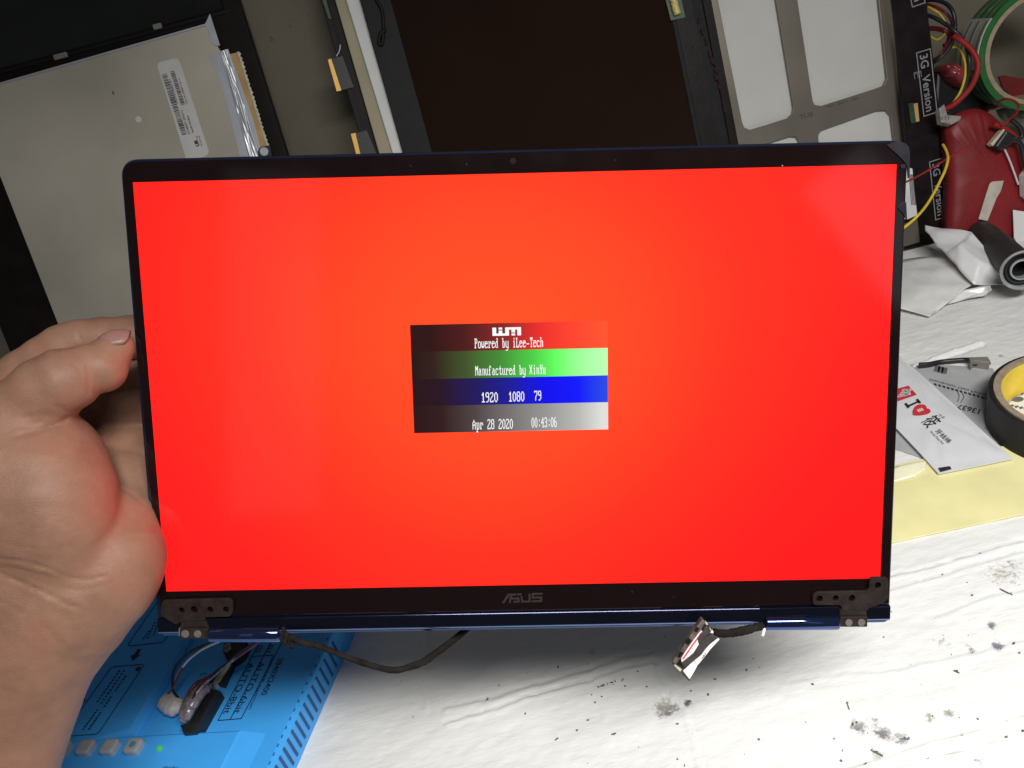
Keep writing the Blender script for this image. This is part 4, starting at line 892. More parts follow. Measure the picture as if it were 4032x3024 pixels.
# chin: the metal strip below the glass, its lower edge rolled back
xa, xb = BLc[0] + .0006, BRc[0] - .0006
prof = [(gyb - .0006, -.0004), (gyb - .0009, .0005), (gyb - .0012, .0007), (gyb - .0016, .0008), (gyb - .0019, .0008), (BLc[1] + .0030, .0008), (BLc[1] + .0027, .0008), (BLc[1] + .0023, .0006), (BLc[1] + .0016, -.0002), (BLc[1] + .0011, -.0014), (BLc[1] + .0008, -.0032), (BLc[1] + .0006, -.006)]
xs_ = np.linspace(xa, xb, 40); V = []; Fc = []
yr, yl = BRc[1], BLc[1]
for x in xs_:
    dy = (yr - yl) * (x - xa) / (xb - xa)
    for i, (y, z) in enumerate(prof): V.append((x, y + (dy if i > 4 else 0), z))
k = len(prof)
for i in range(len(xs_) - 1):
    for j in range(k - 1): Fc.append((i * k + j, (i + 1) * k + j, (i + 1) * k + j + 1, i * k + j + 1))
obj('chin', V, [f for f in Fc if f[0] % k < 6], M['chin'], T, True, autos=25)
obj('lower_edge', V, [f for f in Fc if f[0] % k >= 6], M['blue_metal'], T, True, autos=60)
# webcam, microphones, specks on the bezel
cam_p = lp(A3, 40, 1268, .0004); W_ = prism('webcam', T, disc(cam_p, .0011, 20), .0004, .0006, M['lens']); prism('webcam_ring', W_, disc(cam_p, .00125, 24), .00045, .00055, M['lens'], holes=[disc(cam_p, .0009, 24)])
for c, x, y in ((A2, 1235, 1305), (A3, 842, 1262)): prism('microphone', T, disc(lp(c, x, y), .0005, 12), .0004, .0006, M['lens'])
mb = Multi()
for c, x, y, r in ((A3, 2157, 1305, .00032), (A2, 1675, 1295, .00012), (A8, 1183, 258, .00014), (A8, 1512, 298, .00012)): mb.prism(disc(lp(c, x, y), r, 7), .0004, .0006)
mb.build('dust_specks', T, M['rivet'])
# worn tape residue on the top right corner
mb = Multi()
mb.prism(rpoly([lp(A4, *p) for p in ((1040, 1215), (1090, 1195), (1150, 1185), (1215, 1215), (1232, 1280), (1228, 1480), (1215, 1500), (1205, 1380), (1170, 1340), (1120, 1290), (1060, 1240))], .002), .0005, .0010)
mb.prism(rpoly([lp(A5, *p) for p in ((470, 290), (520, 230), (550, 225), (560, 400), (545, 380), (520, 330))], .001), .0005, .0009)
mb.prism(rpoly([lp(A4, *p) for p in ((1150, 1385), (1190, 1370), (1200, 1410), (1160, 1415))], .001), .0005, .0009)
M['residue'] = mat('tape_residue', (.013, .011, .016), .4, spec=.12, var=.4, scale=120, bump=.12, bscale=200); mb.build('tape_residue', T, M['residue'])
# ---- the picture on the display
def screen_mat(name, ramp=None, col=None, strength=1.0, bg=False):
    m = bpy.data.materials.new(name); m.use_nodes = True; t = m.node_tree; b = t.nodes['Principled BSDF']
    b.inputs['Base Color'].default_value = (.004, .003, .003, 1); b.inputs['Roughness'].default_value = .09; b.inputs['Specular IOR Level'].default_value = .5
    b.inputs['Emission Strength'].default_value = strength
    if col: b.inputs['Emission Color'].default_value = (*col, 1); return m
    uv = t.nodes.new('ShaderNodeUVMap'); sp = t.nodes.new('ShaderNodeSeparateXYZ'); t.links.new(uv.outputs[0], sp.inputs[0])
    r = t.nodes.new('ShaderNodeValToRGB'); e = r.color_ramp.elements
    while len(e) > 1: e.remove(e[0])
    e[0].position, e[0].color = ramp[0][0], (*ramp[0][1], 1)
    for p, c in ramp[1:]: x = e.new(p); x.color = (*c, 1)
    if not bg: t.links.new(sp.outputs[0], r.inputs['Fac']); t.links.new(r.outputs[0], b.inputs['Emission Color']); return m
    # viewing-angle glow painted in: most orange round the middle, weaker towards the lower right corner
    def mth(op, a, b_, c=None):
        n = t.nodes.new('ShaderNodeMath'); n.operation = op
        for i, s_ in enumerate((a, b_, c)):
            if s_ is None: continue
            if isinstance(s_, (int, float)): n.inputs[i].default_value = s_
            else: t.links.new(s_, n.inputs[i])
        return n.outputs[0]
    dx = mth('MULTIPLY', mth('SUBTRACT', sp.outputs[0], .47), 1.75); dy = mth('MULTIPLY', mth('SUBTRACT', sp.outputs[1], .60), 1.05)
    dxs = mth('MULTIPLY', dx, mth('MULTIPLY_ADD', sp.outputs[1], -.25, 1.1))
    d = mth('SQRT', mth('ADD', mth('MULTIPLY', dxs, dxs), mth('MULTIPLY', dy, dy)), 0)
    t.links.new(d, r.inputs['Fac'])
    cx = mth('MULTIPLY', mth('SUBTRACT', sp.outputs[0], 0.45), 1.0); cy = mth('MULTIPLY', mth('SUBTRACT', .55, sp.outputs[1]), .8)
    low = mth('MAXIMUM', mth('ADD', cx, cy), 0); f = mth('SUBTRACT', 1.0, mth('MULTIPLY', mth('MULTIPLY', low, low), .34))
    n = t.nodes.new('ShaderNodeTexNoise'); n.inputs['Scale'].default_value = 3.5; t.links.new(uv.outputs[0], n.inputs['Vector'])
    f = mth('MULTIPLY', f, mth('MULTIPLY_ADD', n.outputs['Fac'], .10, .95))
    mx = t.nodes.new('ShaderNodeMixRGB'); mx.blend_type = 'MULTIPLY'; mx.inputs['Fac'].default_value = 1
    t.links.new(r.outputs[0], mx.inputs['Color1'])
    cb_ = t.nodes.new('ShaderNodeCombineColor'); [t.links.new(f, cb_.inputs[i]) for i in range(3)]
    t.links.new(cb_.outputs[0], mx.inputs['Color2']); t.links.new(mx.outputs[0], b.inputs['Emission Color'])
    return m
def quad(name, parent, x0, y0, x1, y1, z, th, m):
    o = prism(name, parent, rect(x0, y0, x1, y1), z - th, z, m); me = o.data; uv = me.uv_layers.new(name='UVMap')
    for l in me.loops: c = me.vertices[l.vertex_index].co; uv.data[l.index].uv = ((c.x - x0) / (x1 - x0), (c.y - y0) / (y1 - y0))
    return o
W2_, H2_ = .3094 / 2, .1740 / 2
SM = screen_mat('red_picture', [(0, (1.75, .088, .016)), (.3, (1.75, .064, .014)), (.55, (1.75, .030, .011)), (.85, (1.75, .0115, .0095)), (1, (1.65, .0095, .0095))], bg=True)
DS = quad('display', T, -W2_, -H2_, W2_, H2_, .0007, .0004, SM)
b_tl, b_br = lp(B6, 92, 154), lp(B6, 2093, 1205); bx0, bx1 = lp(B6, 112, 700)[0], lp(B6, 2090, 700)[0]
ys_ = [lp(B6, 1100, y)[1] for y in (130, 404, 681, 952, 1226)]
ramps = [[(0, (.022, .0035, .0035)), (.1, (.026, .003, .003)), (.28, (.075, .008, .008)), (.48, (.24, .018, .016)), (.66, (.85, .026, .02)), (.85, (1.04, .06, .024)), (1, (1.04, .09, .026))],
         [(0, (.018, .0035, .003)), (.12, (.028, .012, .007)), (.28, (.05, .085, .02)), (.45, (.055, .26, .035)), (.62, (.07, .62, .06)), (.74, (.13, 1.0, .12)), (.88, (.38, 1.0, .36)), (1, (.52, 1.0, .47))],
         [(0, (.018, .003, .004)), (.15, (.018, .003, .012)), (.32, (.012, .006, .10)), (.5, (.007, .007, .30)), (.68, (.0, .0, .86)), (.85, (.0, .005, .98)), (1, (.02, .07, .78))],
         [(0, (.02, .004, .004)), (.15, (.03, .008, .008)), (.32, (.075, .055, .055)), (.5, (.18, .165, .165)), (.68, (.30, .30, .29)), (.85, (.48, .48, .46)), (.97, (.74, .74, .72)), (1, (.74, .74, .72))]]
for i, rm in enumerate(ramps): quad('colour_bar', DS, bx0, ys_[i + 1], bx1, ys_[i], .0009, .0001, screen_mat('bar_ramp', rm))
FONT = dict(P='0000FC6666667C60606060F0', o='00000000007CC6C6C6C6C67C', w='0000000000C6C6D6D6D6FE6C', e='00000000007CC6FEC0C0C67C', r='0000000000DC7666606060F0', d='00001C0C0C3C6CCCCCCCCC76', b='0000E06060786C666666667C', y='0000000000C6C6C6C6C6C67E060CF8', i='000018180038181818 18183C'.replace(' ', ''), L='0000F0606060606060626 6FE'.replace(' ', ''), T='00007E7E5A1818181818183C', c='00000000007CC6C0C0C0C67C', h='0000E060606C7666666666E6', M='0000C6EEFEFED6C6C6C6C6C6', a='0000000000780C7CCCCCCC76', n='0000000000DC666666666666', u='0000000000CCCCCCCCCCCC76', f='0000386C6460F060606060F0', t='000010303 0FC30303030361C'.replace(' ', ''), X='0000C6C66C7C38387C6CC6C6', Y='000066666666 3C181818183C'.replace(' ', ''), A='000010386CC6C6FEC6C6C6C6', p='0000000000DC66666666667C6060F0')
FONT.update({'-': '0000000000000000FE', '1': '00001838781818181818187E', '9': '00007CC6C6C67E0606060C78', '2': '00007CC6060C183060C0C6FE', '0': '0000386CC6C6C6C6C6C66C38', '8': '00007CC6C6C67CC6C6C6C67C', '7': '0000FEC606060C1830303030', '4': '00000C1C3C6CCCFE0C0C0C1E', '3': '00007CC606063C060606C67C', '6': '00003860C0C0FCC6C6C6C67C', ':': '0000000018180000001818', ' ': '00'})
WM = screen_mat('white_pixels', col=(1, 1, 1), strength=1.0)
def pixels(s, x0, x1, ytop, ybase):
    mb = Multi(); cw = (x1 - x0) / len(s); ph = (ytop - ybase) / 10
    for n, ch in enumerate(s):
        h = FONT[ch]; rows = [int(h[i:i + 2], 16) for i in range(0, len(h), 2)]
        for j, rr in enumerate(rows):
            k = 0
            while k < 8:
                if rr >> (7 - k) & 1:
                    e = k
                    while e < 8 and rr >> (7 - e) & 1: e += 1
                    x = x0 + n * cw; shr = .16; mb.V += [(x + (k + shr) * cw / 8, ytop - (j - 2 + 1) * ph, .00105), (x + (e - shr * 1.4) * cw / 8, ytop - (j - 2 + 1) * ph, .00105), (x + (e - shr * 1.4) * cw / 8, ytop - (j - 2) * ph, .00105), (x + (k + shr) * cw / 8, ytop - (j - 2) * ph, .00105)]
                    q = len(mb.V); mb.F.append((q - 4, q - 3, q - 2, q - 1)); k = e
                else: k += 1
    mb.build('screen_text', DS, WM)
def pline(s, xl, xr, yt, yb): pixels(s, lp(B6, xl, (yt + yb) / 2)[0], lp(B6, xr, (yt + yb) / 2)[0], lp(B6, 1100, yt)[1], lp(B6, 1100, yb)[1])
pline('Powered by iLee-Tech', 742, 1440, 282, 380); pline('Manufactured by XinYu', 750, 1468, 558, 655)
pline('1920', 810, 985, 828, 928); pline('1080', 1086, 1252, 826, 925); pline('79', 1346, 1422, 822, 920)
pline('Apr 28 2020', 722, 1136, 1100, 1200); pline('00:43:06', 1318, 1578, 1092, 1192)
mb = Multi(); lx0, ly0 = lp(B6, 925, 262); lx1, ly1 = lp(B6, 1212, 173); sx, sy = (lx1 - lx0) / 285, (ly1 - ly0) / 88
for x0_, y0_, x1_, y1_ in ((0, 8, 38, 88), (38, 0, 165, 24), (62, 24, 98, 56), (62, 66, 98, 88), (127, 24, 165, 88), (165, 64, 248, 88), (190, 32, 225, 64), (190, 0, 225, 22), (248, 0, 285, 88), (0, 0, 38, 8)):
    q = len(mb.V); mb.V += [(lx0 + x0_ * sx, ly0 + y0_ * sy, .00105), (lx0 + x1_ * sx, ly0 + y0_ * sy, .00105), (lx0 + x1_ * sx, ly0 + y1_ * sy, .00105), (lx0 + x0_ * sx, ly0 + y1_ * sy, .00105)]; mb.F.append((q, q + 1, q + 2, q + 3))
mb.build('screen_emblem', DS, WM)
# maker's lettering on the lower bezel
mb = Multi(); ox, oy = lp(A8, 152, 348); ex_ = Vector(lp(A8, 480, 338)) - Vector((ox, oy)); U_ = ex_.length / 330; ux = ex_.normalized(); uy = Vector((-ux.y, ux.x))
def a_(x, y): p = Vector((ox, oy)) + ux * x * U_ + uy * y * U_; return (p.x, p.y)
for q in ([(0, 0), (52, 75), (72, 75), (20, 0)], [(60, 68), (68, 75), (122, 75), (114, 60), (72, 60)], [(58, 0), (72, 0), (78, 52), (64, 52)],
          [(84, 60), (84, 42), (142, 42), (142, 0), (96, 0), (92, 14), (126, 14), (126, 28), (74, 28), (76, 60)], [(128, 75), (160, 75), (158, 60), (124, 60)],
          [(152, 52), (166, 52), (168, 14), (214, 14), (216, 70), (232, 70), (230, 0), (156, 0)],
          [(240, 75), (328, 75), (328, 60), (256, 60), (256, 44), (322, 44), (322, 0), (240, 0), (236, 14), (306, 14), (306, 30), (240, 30)]): mb.prism([a_(*p) for p in q], .0004, .00055)
mb.build('maker_lettering', T, M['logo'])
# ---- hinges
HZ = .0004
def hinge(c, plate, holes, face, knuckle, rivets, lip):
    z0, z1 = .0012, .0026
    H = prism('hinge_bracket', T, rpoly([lp(c, *p, z1) for p in plate], .0016, 4), z0, z1, M['hinge'], holes=[disc(lp(c, x, y, z1), r, 18) for x, y, r in holes], ch=.0003)
    prism('hinge_neck', H, [lp(c, *p, z1) for p in lip], -.003, z1 - .0004, M['hinge_dark'], ch=.0008)
    prism('hinge_knuckle', H, rpoly([lp(c, *p, .003) for p in knuckle], .0003, 2), -.004, .0030, M['hinge_dark'], ch=.0004)
    for x, y, r in rivets: prism('rivet', H, disc(lp(c, x, y, .003), r, 22), .003, .0034, M['rivet'], ch=.00012)
px = 1 / 9100.
hinge(D6, [(445, 640), (520, 580), (1420, 560), (1448, 330), (1740, 328), (1766, 370), (1766, 690), (1700, 762), (1600, 805), (1430, 862), (1400, 905), (950, 905), (950, 835), (900, 815), (480, 812), (445, 770)],
      [(565, 700, 55 * .226 * px), (845, 690, 50 * .226 * px), (1130, 690, 57 * .226 * px), (1580, 470, 57 * .226 * px)], None,
      [(925, 1015), (1400, 1005), (1400, 1192), (905, 1192)], [(1070, 1110, 62 * .226 * px), (1290, 1108, 64 * .226 * px)], [(930, 890), (1400, 880), (1400, 1015), (925, 1018)])
hinge(D5, [(60, 90), (1040, 62), (1090, 100), (1096, 270), (1045, 330), (690, 338), (688, 392), (320, 412), (270, 450), (120, 362), (40, 300)],
      [(350, 235, 40 * .271 * px), (528, 225, 50 * .271 * px), (760, 225, 43 * .271 * px), (990, 225, 43 * .271 * px)], None,
      [(325, 500), (735, 500), (735, 650), (322, 648)], [(405, 573, 57 * .271 * px), (585, 573, 55 * .271 * px)], [(325, 400), (690, 395), (740, 505), (325, 505)])
prism('hinge_edge', T, [lp(D5, *p, .003) for p in ((306, 500), (322, 498), (322, 612), (306, 610))], 0, .0028, M['rivet'])
def barrel(c, x0, x1, yc, r, cap):
    a, b = lp(c, x0, yc[0], .002), lp(c, x1, yc[1], .002); zc = .0006
    A_, B_ = Vector((*a, zc)), Vector((*b, zc)); d = (B_ - A_).normalized(); L_ = (B_ - A_).length
    V, Fc = [], []; n = 40; prof_ = [(0, .0, ), (r * .8, 0), (r * .95, .0002), (r, .0007), (r, L_ - .0007), (r * .95, L_ - .0002), (r * .8, L_), (0, L_)]
    s_ = Vector((-d.y, d.x, 0)).normalized(); u = d.cross(s_)
    for k in range(n):
        an_ = 2 * pi * k / n
        for rr, t in prof_: V.append(A_ + d * t + (s_ * cos(an_) + u * sin(an_)) * rr)
    K = len(prof_)
    for k in range(n):
        for q in range(K - 1): Fc.append((k * K + q, ((k + 1) % n) * K + q, ((k + 1) % n) * K + q + 1, k * K + q + 1))
    H = obj('hinge_barrel', V, Fc, M['barrel'], T, True, autos=50)
    lo_, hi_ = Vector((a[0], a[1])), Vector((b[0], b[1])); n2 = Vector((-(hi_ - lo_).y, (hi_ - lo_).x)).normalized()
    prism('barrel_base', H, [tuple(lo_ - n2 * r * 1.12), tuple(hi_ - n2 * r * 1.12), tuple(hi_ + n2 * r * .1), tuple(lo_ + n2 * r * .1)], -.004, -.0006, M['blue_metal'], ch=.0006)
    return H
barrel(A7, 205, 725, (640, 636), .0034, 1)
barrel(D5, 740, 1770, (590, 588), .0036, 0)
prism('hinge_slot', T, [lp(A7, *p) for p in ((160, 522), (735, 508), (735, 590), (205, 598))], .0006, .0012, M['chin'], ch=.0004)
prism('hinge_slot', T, [lp(D5, *p) for p in ((690, 340), (1860, 330), (1870, 500), (700, 500))], .0006, .0011, M['chin'], ch=.0004)
# ---- cables hanging from the lid
def lw(c, pts): return [Vector((*lp(c, x, y, z), z)) for x, y, z in pts]
V, Fc = tube_data(lw(B5, [(40, 470, .001), (80, 560, .003), (160, 590, .006), (260, 640, .008), (400, 665, .009), (560, 725, .010), (720, 790, .010), (900, 852, .010), (1100, 912, .010), (1270, 935, .009), (1450, 890, .007), (1580, 840, .003), (1700, 755, -.004), (1850, 645, -.010), (2000, 525, -.014), (2100, 440, -.016)]), [.0009, .0013, .0015, .0013, .0012, .0013, .0014, .0016, .0016, .0015, .0014], 9, 6, wob=.12)
obj('display_cable', V, Fc, M['cable'], T, True)
mb = Multi()
for x, y in ((100, 600), (40, 620), (120, 650), (60, 560)): mb.add(tube_data(lw(B5, [(x, y - 30, .003), (x + 20, y, .005), (x + 10, y + 40, .004)]), .0011, 7, 3, wob=.4))
mb.build('cable_frays', T, M['cable'])
V, Fc = tube_data(lw(B8, [(1420, 730, .0), (1330, 745, .002), (1220, 775, .004), (1100, 800, .005), (980, 815, .006), (860, 800, .007)]), [.0011, .0017, .0019, .0019, .0017, .0017], 9, 6, wob=.15)
CB = obj('plug_cable', V, Fc, M['cable'], T, True)
tube('cable_tag', T, lw(B8, [(1410, 760, .002), (1400, 800, .003), (1390, 835, .003)]), .0007, M['foam'])
def cz(q, z): return [lp(D7, *p, z) for p in q]
# wound plug at the cable's end: several folded layers
def layer(nm, q, z0, z1, m, r=0, ch=.0001):
    p = cz(q, z1); return prism(nm, CB, rpoly(p, r, 3) if r else p, z0, z1, m, ch=ch)
layer('dark_backing', [(258, 1160), (440, 1350), (500, 1440), (630, 1562), (740, 1390), (810, 1230), (1300, 650), (1270, 600), (1130, 440), (1060, 330), (960, 240), (800, 400)], .0052, .0062, M['plug_tape'])
layer('white_sticker', [(495, 1340), (730, 1118), (805, 1228), (720, 1390), (638, 1522)], .0064, .0067, M['foam'])
st = layer('text_sticker', [(738, 1112), (1080, 760), (1262, 618), (1294, 652), (1080, 880), (930, 1080), (806, 1222)], .0064, .0067, M['foam'])
layer('corner_sticker', [(1125, 440), (1240, 575), (1068, 545)], .0064, .0067, M['foam'])
pa, pb, pu = lp(D7, 905, 1120, .0069), lp(D7, 1000, 960, .0069), lp(D7, 875, 1085, .0069); text('printed_text', CB, 'CABLE', pa, sub(pb, pa), sub(pu, pa), .0069, M['ink_grey'], ln(pa, pb), ln(pa, pu), .01)
layer('dark_band', [(450, 1170), (470, 1150), (720, 950), (870, 745), (1000, 600), (1130, 545), (1275, 608), (1090, 740), (880, 1010), (720, 1130), (535, 1272)], .0066, .0086, M['plug_tape'], .0004, .0004)
layer('dark_wrap', [(815, 600), (930, 480), (1000, 340), (1060, 390), (1068, 520), (900, 720), (845, 750)], .0070, .0092, M['plug_tape'], .0003, .0004)
fl = layer('white_film', [(455, 1080), (468, 1150), (720, 948), (840, 762), (808, 640), (925, 480), (870, 490), (790, 540), (620, 780)], .0072, .0088, M['foam'])
prism('red_stripe', CB, stroke(cz([(490, 1085), (600, 930), (700, 780), (805, 640), (900, 500)], .0090), .0006), .0088, .0090, M['ink_red'])
H_ = layer('plug_shell', [(260, 1150), (335, 1205), (460, 1050), (680, 740), (880, 470), (985, 300), (960, 240), (910, 215), (830, 330), (700, 500), (440, 900)], .0062, .0094, M['plug_shell'], .0003, .0004)
for q in ([(545, 720), (620, 620), (685, 690), (605, 780)], [(370, 1030), (440, 920), (510, 950), (440, 1050)], [(380, 1190), (440, 1080), (470, 1160), (440, 1230)], [(740, 470), (800, 380), (860, 420), (800, 500)]): layer('shell_notch', q, .0094, .0099, M['lcd_tape'])
for q in ([(980, 290), (1000, 270), (1042, 325), (1000, 350)], [(300, 1215), (345, 1210), (470, 1320), (430, 1355)], [(1070, 375), (1105, 440), (1085, 470)]): layer('white_tab', q, .0066, .0080, M['cream'])

# ================================================================== the hand
def build_hand():
    # skin is grown as one smooth surface round a chain of joints; x, y are where the joint is seen, last the camera distance
    def S(c, x, y, r, Z): X, Y = c(x, y); s_ = {B1: .42194, B2: .4822, O1: 1.0}[c]; return ((X - CX) / F_PX * Z, -(Y - CY) / F_PX * Z, Z, r * s_ / F_PX * Z)
    thumb = [S(B1, 1095, 518, 158, .3445), S(B1, 1010, 610, 190, .343), S(B1, 952, 708, 222, .341), S(B1, 800, 705, 208, .338), S(B1, 680, 800, 268, .336), S(B1, 590, 830, 300, .335), S(B1, 430, 930, 322, .336), S(B1, 210, 1150, 352, .339), S(B1, -70, 1400, 385, .343)]
    thenar = [S(O1, 235, 1775, 132, .342), S(O1, 215, 1860, 192, .338), S(O1, 225, 1960, 203, .336), S(O1, 232, 2060, 203, .336), S(O1, 248, 2140, 188, .338), S(O1, 150, 2000, 260, .342), S(O1, 60, 1850, 280, .345), S(O1, -80, 1900, 330, .35)]
    heel = [S(O1, 478, 2180, 163, .349), S(O1, 455, 2100, 135, .353), S(O1, 440, 2270, 172, .348), S(O1, 340, 2310, 228, .349), S(O1, 230, 2420, 234, .350), S(O1, 140, 2560, 222, .350), S(O1, 66, 2720, 223, .352), S(O1, 22, 2810, 228, .353), S(O1, -12, 2920, 228, .354), S(O1, -48, 3040, 230, .355), S(O1, -95, 3240, 240, .357), S(O1, -140, 3420, 245, .36), S(O1, 100, 2250, 280, .350), S(O1, -60, 2500, 280, .355), S(O1, -150, 2900, 260, .36)]
    palm = [S(O1, 490, 1930, 112, .371), S(O1, 380, 2050, 180, .366), S(O1, 300, 1900, 190, .373), S(O1, 515, 2040, 98, .362), S(O1, 560, 1860, 80, .374)]
    index = [S(B1, 1400, 425, 192, .3795), S(B1, 1220, 420, 192, .3790), S(B1, 960, 436, 192, .378), S(B1, 735, 470, 202, .377), S(B1, 590, 530, 214, .376), S(B1, 420, 640, 215, .3755), S(B1, 230, 770, 222, .375), S(B1, 50, 915, 235, .375), S(B1, -200, 1120, 270, .374)]
    middle = [S(B1, 1420, 700, 185, .388), S(B1, 1200, 760, 190, .3885), S(B1, 960, 860, 195, .389), S(B1, 700, 900, 215, .389), S(B1, 350, 1050, 260, .386)]
    ring_ = [S(B1, 1440, 1080, 180, .386), S(B1, 1230, 1110, 185, .388), S(B1, 980, 1050, 180, .389), S(B1, 700, 1150, 220, .389), S(B1, 400, 1250, 260, .386)]
    little = [S(O1, 560, 1700, 70, .392), S(O1, 480, 1715, 85, .391), S(O1, 640, 1770, 72, .379), S(O1, 565, 1800, 78, .381), S(O1, 480, 1800, 85, .381), S(O1, 380, 1830, 120, .380)]
    vox = .00095
    allp = np.array(thumb + thenar + heel + palm + index + middle + ring_ + little)
    mn = (allp[:, :3] - allp[:, 3:]).min(0) - .004; mx = (allp[:, :3] + allp[:, 3:]).max(0) + .004
    mn[0] = max(mn[0], -.30); mn[1] = max(mn[1], -.215)
    ax_ = [np.arange(mn[i], mx[i], vox, dtype=np.float32) for i in range(3)]
    X, Y, Z = np.meshgrid(*ax_, indexing='ij', sparse=True)
    shp = (len(ax_[0]), len(ax_[1]), len(ax_[2]))
    def cone(a, b):
        a3, b3 = np.array(a[:3]), np.array(b[:3]); d = b3 - a3; L2 = float(d @ d)
        t = np.clip(((X - a3[0]) * d[0] + (Y - a3[1]) * d[1] + (Z - a3[2]) * d[2]) / L2, 0, 1).astype(np.float32)
        return np.sqrt((X - a3[0] - t * d[0]) ** 2 + (Y - a3[1] - t * d[1]) ** 2 + (Z - a3[2] - t * d[2]) ** 2) - (a[3] + (b[3] - a[3]) * t)
    def ball(a): return np.sqrt((X - a[0]) ** 2 + (Y - a[1]) ** 2 + (Z - a[2]) ** 2) - a[3]
    def smin(a, b, k): h = np.clip(.5 + .5 * (b - a) / k, 0, 1); return b * (1 - h) + a * h - k * h * (1 - h)
    def chain(p, k):
        f = None
        for a, b in zip(p, p[1:]): g = cone(a, b).astype(np.float32); f = g if f is None else smin(f, g, k)
        return f
    def union(ps, k):
        f = None
        for a in ps: g = ball(a); f = g if f is None else smin(f, g, k)
        return f.astype(np.float32)
    f = smin(chain(thumb, .0016), chain(thenar[:5], .004), .0030); f = smin(f, union(thenar[5:], .02), .008)
    h = smin(chain(heel[:2], .006), chain(heel[2:12], .008), .008); h = smin(h, union(heel[12:], .02), .012)
    h = smin(h, union(palm, .012), .011); f = smin(f, h, .0042)
    fi = np.minimum(chain(index, .003), smin(chain(middle, .004), chain(ring_, .004), .0015)); fi = smin(fi, chain(little, .006), .002)
    f = smin(f, fi, .0022)
    # creases
    px_ = (X / Z * F_PX + CX); py_ = (CY - Y / Z * F_PX)
    cre = [(B2, [(0, 830), (200, 850), (400, 910), (560, 985), (720, 1000), (880, 965)], 7, .0011), (B2, [(0, 950), (130, 1005), (300, 1075), (450, 1150), (560, 1210), (660, 1235)], 8, .0012),
           (B2, [(0, 690), (150, 730), (400, 752)], 6, .0006), (B2, [(150, 560), (280, 578), (400, 570)], 6, .0004), (B2, [(120, 905), (300, 950), (450, 985)], 6, .0006), (B2, [(0, 1180), (100, 1225), (230, 1290)], 8, .0006),
           (B2, [(330, 1360), (430, 1450), (540, 1560), (600, 1659)], 10, .0005), (B2, [(550, 1075), (700, 1085), (820, 1050)], 7, .0005), (B2, [(880, 240), (960, 245), (1060, 290), (1190, 400)], 7, .0006), (B2, [(1110, 1050), (1118, 1090)], 4, .0006),
           (B2, [(920, 740), (990, 860), (1030, 960)], 8, .0005),
           (B1, [(815, 700), (828, 800), (822, 900), (815, 960)], 8, .0008), (B1, [(700, 690), (760, 740), (815, 800)], 8, .0004), (B1, [(720, 360), (735, 410), (755, 440)], 6, .0009), (B1, [(640, 360), (650, 420)], 6, .0004),
           (B1, [(625, 1180), (560, 1225), (460, 1260), (300, 1310), (150, 1345)], 8, .0012), (B1, [(600, 1110), (560, 1080), (500, 1060)], 8, .0007), (B1, [(620, 1165), (590, 1090), (570, 1030)], 6, .0006), (B1, [(480, 500), (560, 505), (640, 480)], 6, .0004), (B1, [(700, 560), (640, 585), (560, 600)], 6, .0003),
           (B1, [(200, 1180), (350, 1150), (480, 1150)], 8, .0005), (B1, [(250, 1250), (400, 1200)], 8, .0004)]
    wrng = np.random.default_rng(3)
    for c, pts, w_, dp in cre:
        P_ = [c(*p) for p in pts]; lo0 = np.min(P_, 0) - 40; hi0 = np.max(P_, 0) + 40
        d = None
        for a, b in zip(P_, P_[1:]):
            dx, dy = b[0] - a[0], b[1] - a[1]; t = np.clip(((px_ - a[0]) * dx + (py_ - a[1]) * dy) / (dx * dx + dy * dy), 0, 1)
            e = (px_ - a[0] - t * dx) ** 2 + (py_ - a[1] - t * dy) ** 2; d = e if d is None else np.minimum(d, e)
        f = f + (dp * .7 * np.exp(-d / (w_ * w_))).astype(np.float32) - (dp * .35 * np.exp(-d / (w_ * w_ * 9))).astype(np.float32)
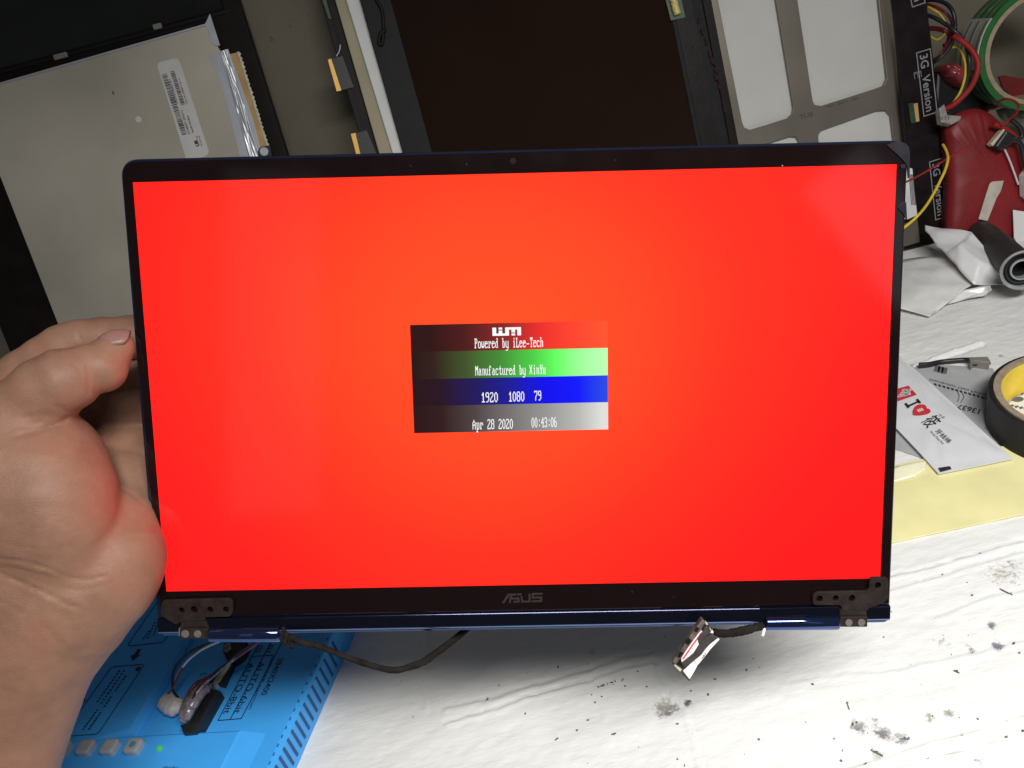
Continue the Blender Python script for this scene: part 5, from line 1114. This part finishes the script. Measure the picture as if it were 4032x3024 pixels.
    f = np.array(np.broadcast_to(f, shp), dtype=np.float32, order='C', copy=True)
    import openvdb
    g = openvdb.FloatGrid(background=1.0); g.copyFromArray(f)
    pts, quads = g.convertToQuads(0.0)
    P3 = pts * vox + mn
    w3 = np.array(EYE) + P3[:, :1] * np.array(RT) + P3[:, 1:2] * np.array(UP) + P3[:, 2:3] * np.array(FWD)
    base = Frame(at_depth(0, 3024, .356), (1, 0, 0), (0, 1, 0)); w3 = w3 - np.array(base.o)
    me = bpy.data.meshes.new('hand'); me.from_pydata(w3.tolist(), [], quads.tolist()); me.update()
    bm = bmesh.new(); bm.from_mesh(me)
    bmesh.ops.smooth_vert(bm, verts=bm.verts, factor=.5, use_axis_x=True, use_axis_y=True, use_axis_z=True)
    bmesh.ops.recalc_face_normals(bm, faces=bm.faces); bm.to_mesh(me); bm.free()
    me.polygons.foreach_set('use_smooth', [True] * len(me.polygons)); me.materials.append(M['skin'])
    T = thing('person', base, 'bare left hand and wrist gripping the left edge of the laptop lid', 'person')
    o = bpy.data.objects.new('hand', me); COL.objects.link(o); o.parent = T
    # thumb nail: a curved plate on the upper side of the tip
    c = at_depth(*B1(1068, 398), .3425); axl = (at_depth(*B1(1190, 372), .3430) - at_depth(*B1(940, 425), .3405)).normalized()
    nn = (UP * .965 - FWD * .26); nn = (nn - axl * nn.dot(axl)).normalized(); sd = axl.cross(nn)
    V, Fc = [], []; nu, nv = 14, 12
    for j in range(nv + 1):
        for i in range(nu + 1):
            u, v_ = -1 + 2 * i / nu, -1 + 2 * j / nv; ww = math.sqrt(max(0, 1 - abs(u) ** 4)) * .92 + .08
            p = c + axl * (u * .0060) + sd * (v_ * .0062 * ww) + nn * (.0016 - .0050 * (v_ * ww) ** 2 - .0017 * u * u); V.append(p - base.o)
    for j in range(nv):
        for i in range(nu): k = j * (nu + 1) + i; Fc.append((k, k + 1, k + nu + 2, k + nu + 1))
    nl = obj('thumb_nail', V, Fc, M['nail'], T, True); sm = nl.modifiers.new('thickness', 'SOLIDIFY'); sm.thickness = .0006
build_hand()
